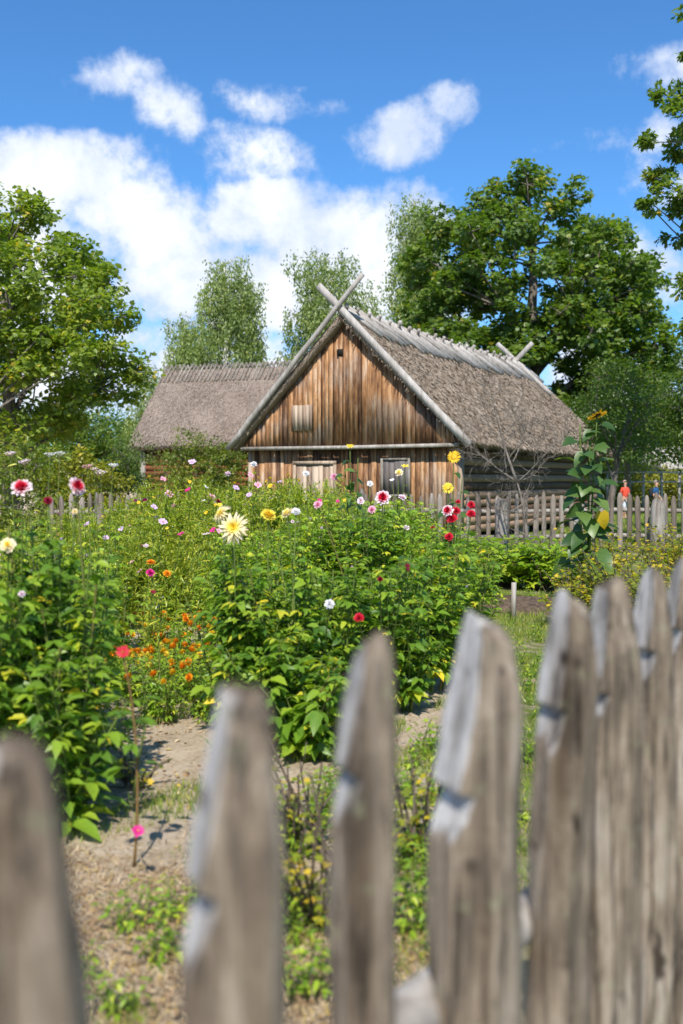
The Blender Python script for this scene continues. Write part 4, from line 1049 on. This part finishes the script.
# --- sunflowers
def sunflower(label, base, d, stalks, leafn, leafL, seed, yellow=None):
    b = W(base, 480, d); b[2] = 0
    root = thing('sunflower', label, 'sunflower', tuple(b)); st, lf = MB(), MB()
    for (tx, ty, size, face, col) in stalks:
        p = W(tx, ty, d) - b
        P = bez(np.array([0, 0, 0]) + R.normal(0, .06, 3) * [1, 1, 0], np.array([p[0] * .7, .05, p[2] * .6]), p, 14)
        st.tube(P, np.linspace(.07, .035, 14) * leafL, 7, .1); nn = leafn
        for k in range(nn):
            t = .15 + .82 * k / nn; q = P[0] + 0; i = t * 13; q = P[int(i)] * (1 - i % 1) + P[min(13, int(i) + 1)] * (i % 1)
            a = k * 2.4 + seed; D = np.array([math.cos(a), math.sin(a) - .15, .35]); s = leafL * (1.1 - .5 * t) * rnd.uniform(.85, 1.15)
            e = q + D * s * .5; st.tube(np.array([q, e]), .005, 4, .1)
            lf.leaves([e], [D + [0, 0, rnd.uniform(-1.3, .0)]], [np.array([0, -.45, 1.0]) + R.normal(0, .4, 3)], s * 1.1, s * rnd.uniform(.7, 1.0), T_HEART, rnd.uniform(.0, .95))
        if size: add_bloom(root, p, size, 'sun', col, face)
    if yellow:
        for (x, y, s) in yellow: lf.leaves([W(x, y, d - .2) - b], [[.1, -.1, -1]], [[-.4, -1, .2]], s, s * .7, T_HEART, 1.0)
    st.build('stem', M['stem'], root); lf.build('foliage', M['sunleaf'], root)
sunflower('tall sunflower with big heart-shaped leaves at the right corner of the barn, its head drooping', 588, 12.5,
          [(597, 415, .13, (.3, -.35, -1), 'sunflower'), (580, 425, 0, None, None), (590, 440, 0, None, None)], 19, .25, .4, [(602, 512, .22)])
sunflower('sunflower with two yellow heads in front of the barn corner', 452, 12.0,
          [(454, 457, .085, (-.3, -.9, .3), 'gold'), (448, 488, .075, (-.1, -1, .4), 'yellow'), (462, 478, 0, None, None)], 8, .13, 1.3)
sunflower('leafy sunflower top with a yellowish bud centred before the gable', 352, 10.0,
          [(350, 446, .045, (0, -.5, 1), 'yellow'), (345, 462, 0, None, None), (358, 458, 0, None, None)], 12, .13, 2.2)

# --- right bushes
def currant(label, px, d, r, h, n, leafm='currantleaf', L=.05, seed=1, name='currant_bush', nodes=12):
    b = W(px, 480, d); b[2] = 0
    root = thing(name, label, 'bush', tuple(b)); st, lf = MB(), MB()
    tops = mound_tops(n, r, h, .25)
    stems_plant(st, lf, tops, r * .3, int(nodes * 1.5), L * 1.25, L * 1.05, 1, T_LOBE, .006, low=.2, tb=.5, petiole=.5)
    # side twigs
    ex = []
    for t in tops[:n]:
        t = np.array(t); ex.append(t * rnd.uniform(.5, .8) + R.normal(0, .18, 3) * [1, 1, .4])
    ex = [q for q in ex if q[2] > .1]
    stems_plant(st, lf, ex, r * .3, int(nodes * 1.5), L * 1.25, L * 1.05, 1, T_LOBE, .004, low=.4, tb=.6, petiole=.5)
    st.build('stems', M['drystem'], root); lf.build('foliage', M[leafm], root); return root
currant('yellowing currant bush with bare twigs showing behind the rightmost pickets', 630, 10.5, .75, 1.0, 38, seed=1, L=.06)
currant('yellowing currant bush cut by the right frame edge', 690, 9.5, .7, 1.0, 34, L=.06)
currant('small currant bush with the yellowest leaves beside the dark soil bed', 575, 10.8, .4, .72, 20, L=.065)
currant('twiggy yellow-green bush in front of the far fence below the sunflower', 600, 15.5, .9, .95, 34, L=.07)
currant('twiggy yellow-green bush in front of the far fence at the right edge', 672, 15.5, .95, 1.0, 36, L=.07)
currant('broad-leaved green vegetable clump before the grey fence post', 505, 15.0, .7, .78, 36, 'herbleaf', .12, name='squash_plant', nodes=11)
currant('broad-leaved green vegetable clump just left of the yellow-leaved bush', 548, 14.6, .75, .80, 36, 'herbleaf', .12, name='squash_plant', nodes=11)
currant('green leafy clump growing right behind the crimson dahlias', 462, 14.5, .7, .85, 36, 'herbleaf', .12, name='squash_plant', nodes=11)
currant('nearly bare shrub with arching grey twigs and yellow leaves between second and third picket', 322, 3.55, .34, .55, 14, 'currantleaf', .035, nodes=9)
currant('low half-dry yellow-leaved shrub close behind the second picket', 296, 4.3, .28, .42, 14, 'currantleaf', .035, nodes=9)
currant('low straggly yellow-leaved herb at the path edge under the left dahlias', 135, 5.2, .2, .22, 10, 'currantleaf', .04, nodes=9)
currant('sprawling yellow-leaved twigs between third and fourth picket', 424, 4.2, .22, .5, 12, 'currantleaf', .04, nodes=9)
# bare arching branches
b = W(345, 480, 4.0); b[2] = 0
root = thing('dead_branch', 'dry dark branch arching over the sandy soil behind the third picket', 'branch', tuple(b)); mb = MB()
for q in ((262, 712), (270, 752), (300, 760), (250, 775)):
    e_ = W(q[0], q[1], 4.6) - b; P = bez(np.zeros(3), e_ * .5 + R.normal(0, .06, 3), e_, 10); mb.tube(P, np.linspace(.012, .003, 10), 5, rnd.random())
    for i in (4, 6, 8): mb.tube(np.array([P[i], P[i] + R.normal(0, .09, 3)]), .0025, 3, .5)
mb.build('twigs', M['drystem'], root)
mb = MB(); nn = 22; a = np.arange(nn) * 2 * math.pi / nn; P = []
for q, z in ((1, -.02), (.85, .05), (.6, .11), (.3, .14), (.05, .15)): P.append(np.stack([1.0 * q * np.cos(a) * (1 + .1 * np.sin(3 * a)), .65 * q * np.sin(a), z + R.uniform(-.02, .02, nn)], -1))
P = np.concatenate(P); i = np.arange(4)[:, None] * nn; j = np.arange(nn)[None]; k = (j + 1) % nn
mb.add(P, [np.stack([i + j, i + k, i + nn + k, i + nn + j], -1).reshape(-1, 4), (np.arange(nn) + 4 * nn)[None]])
o = mb.build('soil_bed', bark('dark_soil', [(.35, (.05, .035, .025)), (.65, (.17, .12, .085))], 9), None, True); o.location = (W(515, 480, 12.4)[0], 12.4, 0); o['kind'] = 'structure'
# soil mound + stake
b = W(514, 480, 11.5); stake = MB(); stake.tube(np.array([[0, 0, -.05], [.005, 0, .42]]), .03, 7, .7)
o = stake.build('stake', M['oldwood'], None, True); o.location = (b[0], 11.5, 0); tag(o, 'short thin grey stake beside the dark soil bed and the grass path', 'stake')

# ------------------------------------------------------------------ ground cover (stuff)
def cover(name, label, cat, n, px0, px1, d0, d1, L, Wd, mat, up=True, dens=None):
    d = R.uniform(0, 1, n) ** .7 * (d1 - d0) + d0; px = R.uniform(px0, px1, n); x = (px - 341.5) / 1000 * d
    if dens is not None: k = dens(x, d); x, d = x[k], d[k]
    m = len(x); P = np.stack([x, d, ground_z(x, d) + (.0 if up else .012)], -1)
    mb = MB()
    A = np.stack([R.normal(0, .35, m), R.normal(0, .35, m), np.ones(m)], -1) if up else rdir(m) * [1, 1, .25] + [0, 0, .08]
    N = rdir(m) * [1, 1, .2] if up else np.array([0, 0, 1.0]) + R.normal(0, .3, (m, 3))
    mb.leaves(P, A, N, L * R.uniform(.5, 1.4, m), Wd * R.uniform(.6, 1.4, m), T_BLADE if Wd < .02 else T_LEAF, R.uniform(0, 1, m))
    o = mb.build(name, mat); tag(o, label, cat, kind='stuff')
pn = lambda x, d, s, k: np.sin(x * s + k) * np.sin(d * s * .8 + k * 2) + np.sin(x * s * 2.3 - d * s * 1.7 + k) * .6
cover('grass', 'short green grass on the path right of the flower bed', 'grass', 42000, 430, 720, 3.2, 14, .07, .005, M['grass'], True, lambda x, d: (x > .12 * d + .0) & (pn(x, d, 2.4, 1) > -.75))
cover('grass', 'thin grass tufts scattered over the sandy soil', 'grass', 34000, 40, 480, 2.6, 8, .06, .004, M['grass'], True, lambda x, d: pn(x, d, 3.3, 4) > .45)
cover('dry_litter', 'dry straw and fallen leaf scraps on the soil behind the pickets', 'plant litter', 24000, 20, 480, 2.3, 5.2, .05, .004, M['litter'], False, lambda x, d: pn(x, d, 1.4, 2) - (d - 3.6) * 1.0 > -.2)
cover('fallen_leaves', 'fallen brown and yellow leaves on the soil', 'fallen leaves', 1500, 20, 480, 2.3, 7, .035, .022, M['litter'], False, lambda x, d: pn(x, d, 2.0, 7) > .0)
cover('lawn', 'mown lawn grass beyond the far fence', 'grass', 22000, 560, 720, 23, 60, .10, .02 * .9, M['grass'], True)
# pebbles / crumbs
mb = MB(); n = 2600; d = R.uniform(2.8, 8, n); x = (R.uniform(60, 450, n) - 341.5) / 1000 * d
P = np.stack([x, d, ground_z(x, d) + .005], -1); oct_ = T_([(1, 0, 0), (-1, 0, 0), (0, 1, 0), (0, -1, 0), (0, 0, .7), (0, 0, -.7)], [(0, 2, 4), (2, 1, 4), (1, 3, 4), (3, 0, 4), (2, 0, 5), (1, 2, 5), (3, 1, 5), (0, 3, 5)])
sz = R.uniform(.003, .010, n) * np.where(R.uniform(0, 1, n) < .03, 2.6, 1); mb.leaves(P, rdir(n), rdir(n), sz, sz, oct_, R.uniform(0, 1, n))
mb.build('soil_crumbs', M['litter']); o = bpy.data.objects['soil_crumbs']; tag(o, 'small crumbs of soil and gravel on the sandy path', 'gravel', kind='stuff')

# ------------------------------------------------------------------ people
def skin_mesh(name, verts, edges, radii, mat, parent, root=0):
    me = bpy.data.meshes.new(name); me.from_pydata(verts, edges, []); me.materials.append(mat)
    o = bpy.data.objects.new(name, me); COL.objects.link(o); o.parent = parent
    m = o.modifiers.new('skin', 'SKIN'); m.use_smooth_shade = True
    for i, r in enumerate(radii):
        sv = me.skin_vertices[0].data[i]; sv.radius = r if isinstance(r, tuple) else (r, r); sv.use_root = (i == root)
    s = o.modifiers.new('sub', 'SUBSURF'); s.levels = s.render_levels = 1
    return o
M['skin'] = flat('skin', (.52, .30, .21), .6)
def person(label, loc, rz, shirt, legs, hair, pack=None, shoes=(.1, .09, .08)):
    root = thing('person', label, 'person', loc, rz)
    # faces -y; walking
    V = [(0, 0, .95), (0, 0, 1.12), (0, -.01, 1.30), (0, 0, 1.42), (0, -.01, 1.50), (0, -.02, 1.58), (0, -.025, 1.68)]
    E = [(i, i + 1) for i in range(6)]; Rr = [(.15, .11), (.13, .1), (.16, .11), (.10, .085), .052, (.068, .085), (.066, .08)]
    def chain(a, pts, rs):
        i = a
        for p, r in zip(pts, rs): V.append(p); Rr.append(r); E.append((i, len(V) - 1)); i = len(V) - 1
        return i
    for s, sw in ((-1, .16), (1, -.14)):
        chain(0, [(s * .09, 0, .86), (s * .10, -sw * .6, .50), (s * .10, -sw * .2 + .06, .10), (s * .10, -sw * .2 - .08, .04)], [.085, .055, .036, .034])
        h = chain(2, [(s * .15, 0, 1.38), (s * .21, sw * .3, 1.12), (s * .20, sw * .5 - .12, .93), (s * .19, sw * .5 - .16, .86)], [.055, .042, .03, .03])
        hx, hy, hz = V[h]
        for k, (dx, dy, dz) in enumerate(((0, -.05, -.07), (0, -.02, -.09), (0, .005, -.085), (0, .025, -.07), (-s * .03, -.045, -.02))):
            chain(h, [(hx + dx * .6, hy + dy * .6, hz + dz * .55), (hx + dx, hy + dy, hz + dz)], [.009, .007])
    body = skin_mesh('body', V, E, Rr, M['skin'], root)
    sv = [(0, 0, .93), (0, 0, 1.12), (0, -.01, 1.30), (0, 0, 1.43)]; se = [(0, 1), (1, 2), (2, 3)]; sr = [(.175, .135), (.16, .13), (.185, .135), (.10, .09)]
    for s, sw in ((-1, .16), (1, -.14)):
        sv += [(s * .17, 0, 1.38), (s * .215, sw * .25, 1.17)]; n = len(sv); se += [(2, n - 2), (n - 2, n - 1)]; sr += [.075, .062]
    skin_mesh('shirt', sv, se, sr, flat('shirt_cloth', shirt), root)
    pv = [(0, 0, .95)]; pe = []; pr = [(.165, .125)]
    for s, sw in ((-1, .16), (1, -.14)):
        pv += [(s * .09, 0, .84), (s * .10, -sw * .6, .48)]; n = len(pv); pe += [(0, n - 2), (n - 2, n - 1)]; pr += [.105, .08]
    skin_mesh('shorts', pv, pe, pr, flat('shorts_cloth', legs), root)
    for s, sw in ((-1, .16), (1, -.14)):
        skin_mesh('shoe', [(s * .10, -sw * .2 + .08, .05), (s * .10, -sw * .2 - .12, .04)], [(0, 1)], [.05, .042], flat('shoe', shoes), root)
    mb = MB()
    n, m = 14, 7
    a = np.arange(n) * 2 * math.pi / n; P = []
    for i in range(m):
        t = i / (m - 1) * 1.75; P.append(np.stack([.084 * np.sin(t) * np.cos(a), .01 + .098 * np.sin(t) * np.sin(a) + .012 * np.clip(t, 0, 1), 1.69 + .085 * np.cos(t) + 0 * a], -1))
    P = np.concatenate(P); front = P[:, 1] < -.05; P[front, 2] = np.maximum(P[front, 2], 1.72)
    i = np.arange(m - 1)[:, None] * n; j = np.arange(n)[None]; k = (j + 1) % n
    mb.add(P, [np.stack([i + j, i + n + j, i + n + k, i + k], -1).reshape(-1, 4)]); mb.build('hair', flat('hair', hair), root, True)
    mb = MB()
    for sx in (-1, 1):
        mb.tube(np.array([(sx * .028, -.098, 1.655), (sx * .028, -.108, 1.655)]), .009, 8)
        mb.tube(np.array([(sx * .075, 0, 1.62), (sx * .086, .005, 1.655), (sx * .078, 0, 1.68)]), .012, 6)
    mb.tube(np.array([(0, -.100, 1.655), (0, -.128, 1.615), (0, -.1, 1.605)]), .012, 6); mb.tube(np.array([(-.025, -.1, 1.575), (0, -.106, 1.572), (.025, -.1, 1.575)]), .006, 6)
    mb.build('face', flat('face_skin', (.4, .2, .15)), root, True)
    if pack:
        mb = MB(); P = []
        for z, w, dp in ((.98, .10, .05), (1.02, .145, .09), (1.2, .15, .10), (1.36, .13, .08), (1.42, .07, .04)):
            a = np.arange(12) * math.pi / 6; P.append(np.stack([w * np.cos(a), .20 + dp * np.sin(a), z + 0 * a], -1))
        P = np.concatenate(P); i = np.arange(4)[:, None] * 12; j = np.arange(12)[None]; k = (j + 1) % 12
        mb.add(P, [np.stack([i + j, i + k, i + 12 + k, i + 12 + j], -1).reshape(-1, 4), np.arange(12)[None, ::-1], (np.arange(12) + 48)[None]])
        o = mb.build('backpack', flat('pack_cloth', pack), None, True); o.matrix_world = Matrix.Translation(Vector(loc)) @ Matrix.Rotation(rz, 4, 'Z')
        tag(o, 'dark backpack worn by the walker in the blue shirt', 'backpack')
p = W(625, 480, 45); person('person in an orange-red shirt and light shorts walking on the lawn behind the fence', (p[0], 45, gz(p[0], 45) - .02), .5, (.75, .09, .05), (.55, .58, .65), (.36, .27, .2))
p = W(656, 480, 44); person('person in a blue shirt with a dark backpack behind the thick fence post', (p[0], 44, gz(p[0], 44) - .02), 1.0, (.02, .09, .22), (.07, .09, .13), (.25, .21, .18), (.02, .025, .03))

# ------------------------------------------------------------------ sky, sun
SUN_AZ = np.array([-.05, -.998]); EL = math.radians(50)
sdir = Vector((SUN_AZ[0] * math.cos(EL), SUN_AZ[1] * math.cos(EL), math.sin(EL))).normalized()
sl_ = bpy.data.lights.new('sun', 'SUN'); sl_.energy = 5.0; sl_.angle = math.radians(.53); sl_.color = (1, .95, .87)
so = bpy.data.objects.new('sun', sl_); COL.objects.link(so); so.rotation_euler = sdir.to_track_quat('Z', 'Y').to_euler(); so.location = (0, -20, 40)
w = bpy.data.worlds.new('World'); S.world = w; w.use_nodes = True
w.node_tree.nodes.clear(); n = NT(w.node_tree)
sky = n.add('ShaderNodeTexSky', sky_type='NISHITA'); sky.sun_disc = False; sky.sun_elevation = EL; sky.sun_rotation = math.atan2(sdir.x, sdir.y)
sky.air_density = 1.0; sky.dust_density = .3; sky.ozone_density = 2.2; sky.altitude = 200
tc = n.add('ShaderNodeTexCoord').outputs['Generated']
sep = n.add('ShaderNodeSeparateXYZ'); n.put(sep.inputs[0], tc)
# noise on the direction for ragged cloud edges
nz = n.add('ShaderNodeTexNoise'); n.put(nz.inputs['Vector'], tc); nz.inputs['Scale'].default_value = 7; nz.inputs['Detail'].default_value = 5
ay = n.math('MAXIMUM', n.math('ABSOLUTE', sep.outputs[1]), .05)
u = n.math('DIVIDE', sep.outputs[0], ay); v = n.math('DIVIDE', sep.outputs[2], ay)
sp = n.add('ShaderNodeSeparateColor'); n.put(sp.inputs[0], nz.outputs['Color'])
u = n.math('ADD', u, n.math('MULTIPLY', n.math('SUBTRACT', sp.outputs[0], .5), .10)); v = n.math('ADD', v, n.math('MULTIPLY', n.math('SUBTRACT', sp.outputs[1], .5), .07))
CL = [(105, 84, 44, 20, -.35, .9), (160, 118, 46, 22, -.7, .95), (262, 104, 56, 20, .1, .95), (250, 162, 50, 34, -.2, .95), (400, 142, 56, 28, .3, 1.05), (448, 112, 36, 22, .5, .95), (40, 182, 110, 38, .0, 1.4), (140, 222, 80, 36, -.3, 1.35),
      (262, 218, 66, 34, .2, 1.25), (345, 238, 84, 42, .1, 1.4), (205, 285, 66, 30, 0, 1.2), (320, 300, 120, 46, 0, 1.4), (60, 270, 110, 50, 0, 1.2), (655, 62, 48, 14, .3, .36), (640, 145, 55, 16, .15, .36), (690, 190, 60, 30, 0, .6), (650, 290, 80, 40, 0, .7), (640, 380, 120, 40, 0, .9), (200, 380, 300, 50, 0, 1.05)]
m = None
for (px, py, a, b_, rot, amp) in CL:
    cu, cv = (px - 341.5) / 1000, (480 - py) / 1000
    du = n.math('SUBTRACT', u, cu); dv = n.math('SUBTRACT', v, cv)
    c_, s_ = math.cos(rot), math.sin(rot)
    e1 = n.math('MULTIPLY', n.math('ADD', n.math('MULTIPLY', du, c_), n.math('MULTIPLY', dv, s_)), 1000 / a)
    e2 = n.math('MULTIPLY', n.math('ADD', n.math('MULTIPLY', du, -s_), n.math('MULTIPLY', dv, c_)), 1000 / b_)
    q = n.math('MULTIPLY', n.math('SUBTRACT', 1.0, n.math('MULTIPLY', n.math('ADD', n.math('MULTIPLY', e1, e1), n.math('MULTIPLY', e2, e2)), .5)), amp)
    m = q if m is None else n.math('SMOOTH_MAX', m, q, .15)
f1 = n.noise(tc, 12, 9, .60, .1); f2 = n.noise(tc, 30, 7, .62, .0)
dens = n.math('ADD', m, n.math('ADD', n.math('MULTIPLY', n.math('SUBTRACT', f1, .5), 2.6), n.math('MULTIPLY', n.math('SUBTRACT', f2, .5), 2.0)))
mr = n.add('ShaderNodeMapRange', interpolation_type='SMOOTHSTEP'); n.put(mr.inputs[0], dens); mr.inputs[1].default_value = .03; mr.inputs[2].default_value = 1.05; mr.inputs[4].default_value = .97
cov = mr.outputs[0]
shade = n.math('ADD', n.math('MULTIPLY', n.noise(tc, 10, 8, .6, .3), .7), n.math('MULTIPLY', n.math('MULTIPLY', dens, .25), .6))
ccol = n.ramp(shade, [(.42, (5.8, 6.6, 8.3)), (.55, (7.9, 8.3, 9.0)), (.70, (9.3, 9.4, 9.5))])
skyc = n.mix(1.0, sky.outputs[0], (0.56, 1.04, 1.46), 'MULTIPLY')
colr = n.mix(cov, skyc, ccol)
bg = n.add('ShaderNodeBackground'); n.put(bg.inputs[0], colr); bg.inputs[1].default_value = .095
wo = n.add('ShaderNodeOutputWorld'); n.l.new(bg.outputs[0], wo.inputs[0])

# ------------------------------------------------------------------ camera
cam = bpy.data.cameras.new('camera'); co = bpy.data.objects.new('camera', cam); COL.objects.link(co); S.camera = co
cam.sensor_fit = 'VERTICAL'; cam.sensor_height = 36; cam.sensor_width = 24; cam.lens = 36 * FPX / 1024
co.location = (0, 0, CAMZ); co.rotation_euler = (math.pi / 2 - PITCH, 0, 0)
cam.clip_start = .05; cam.clip_end = 3000
cam.dof.use_dof = True; cam.dof.focus_distance = 12; cam.dof.aperture_fstop = cam.lens / 19.5; cam.dof.aperture_blades = 9
S.view_settings.view_transform = 'Standard'; S.view_settings.look = 'None'; S.view_settings.exposure = 0.42; S.view_settings.gamma = 1
S.render.resolution_x, S.render.resolution_y = 683, 1024
S.cycles.max_bounces = 6; S.cycles.transparent_max_bounces = 4; S.cycles.use_denoising = True
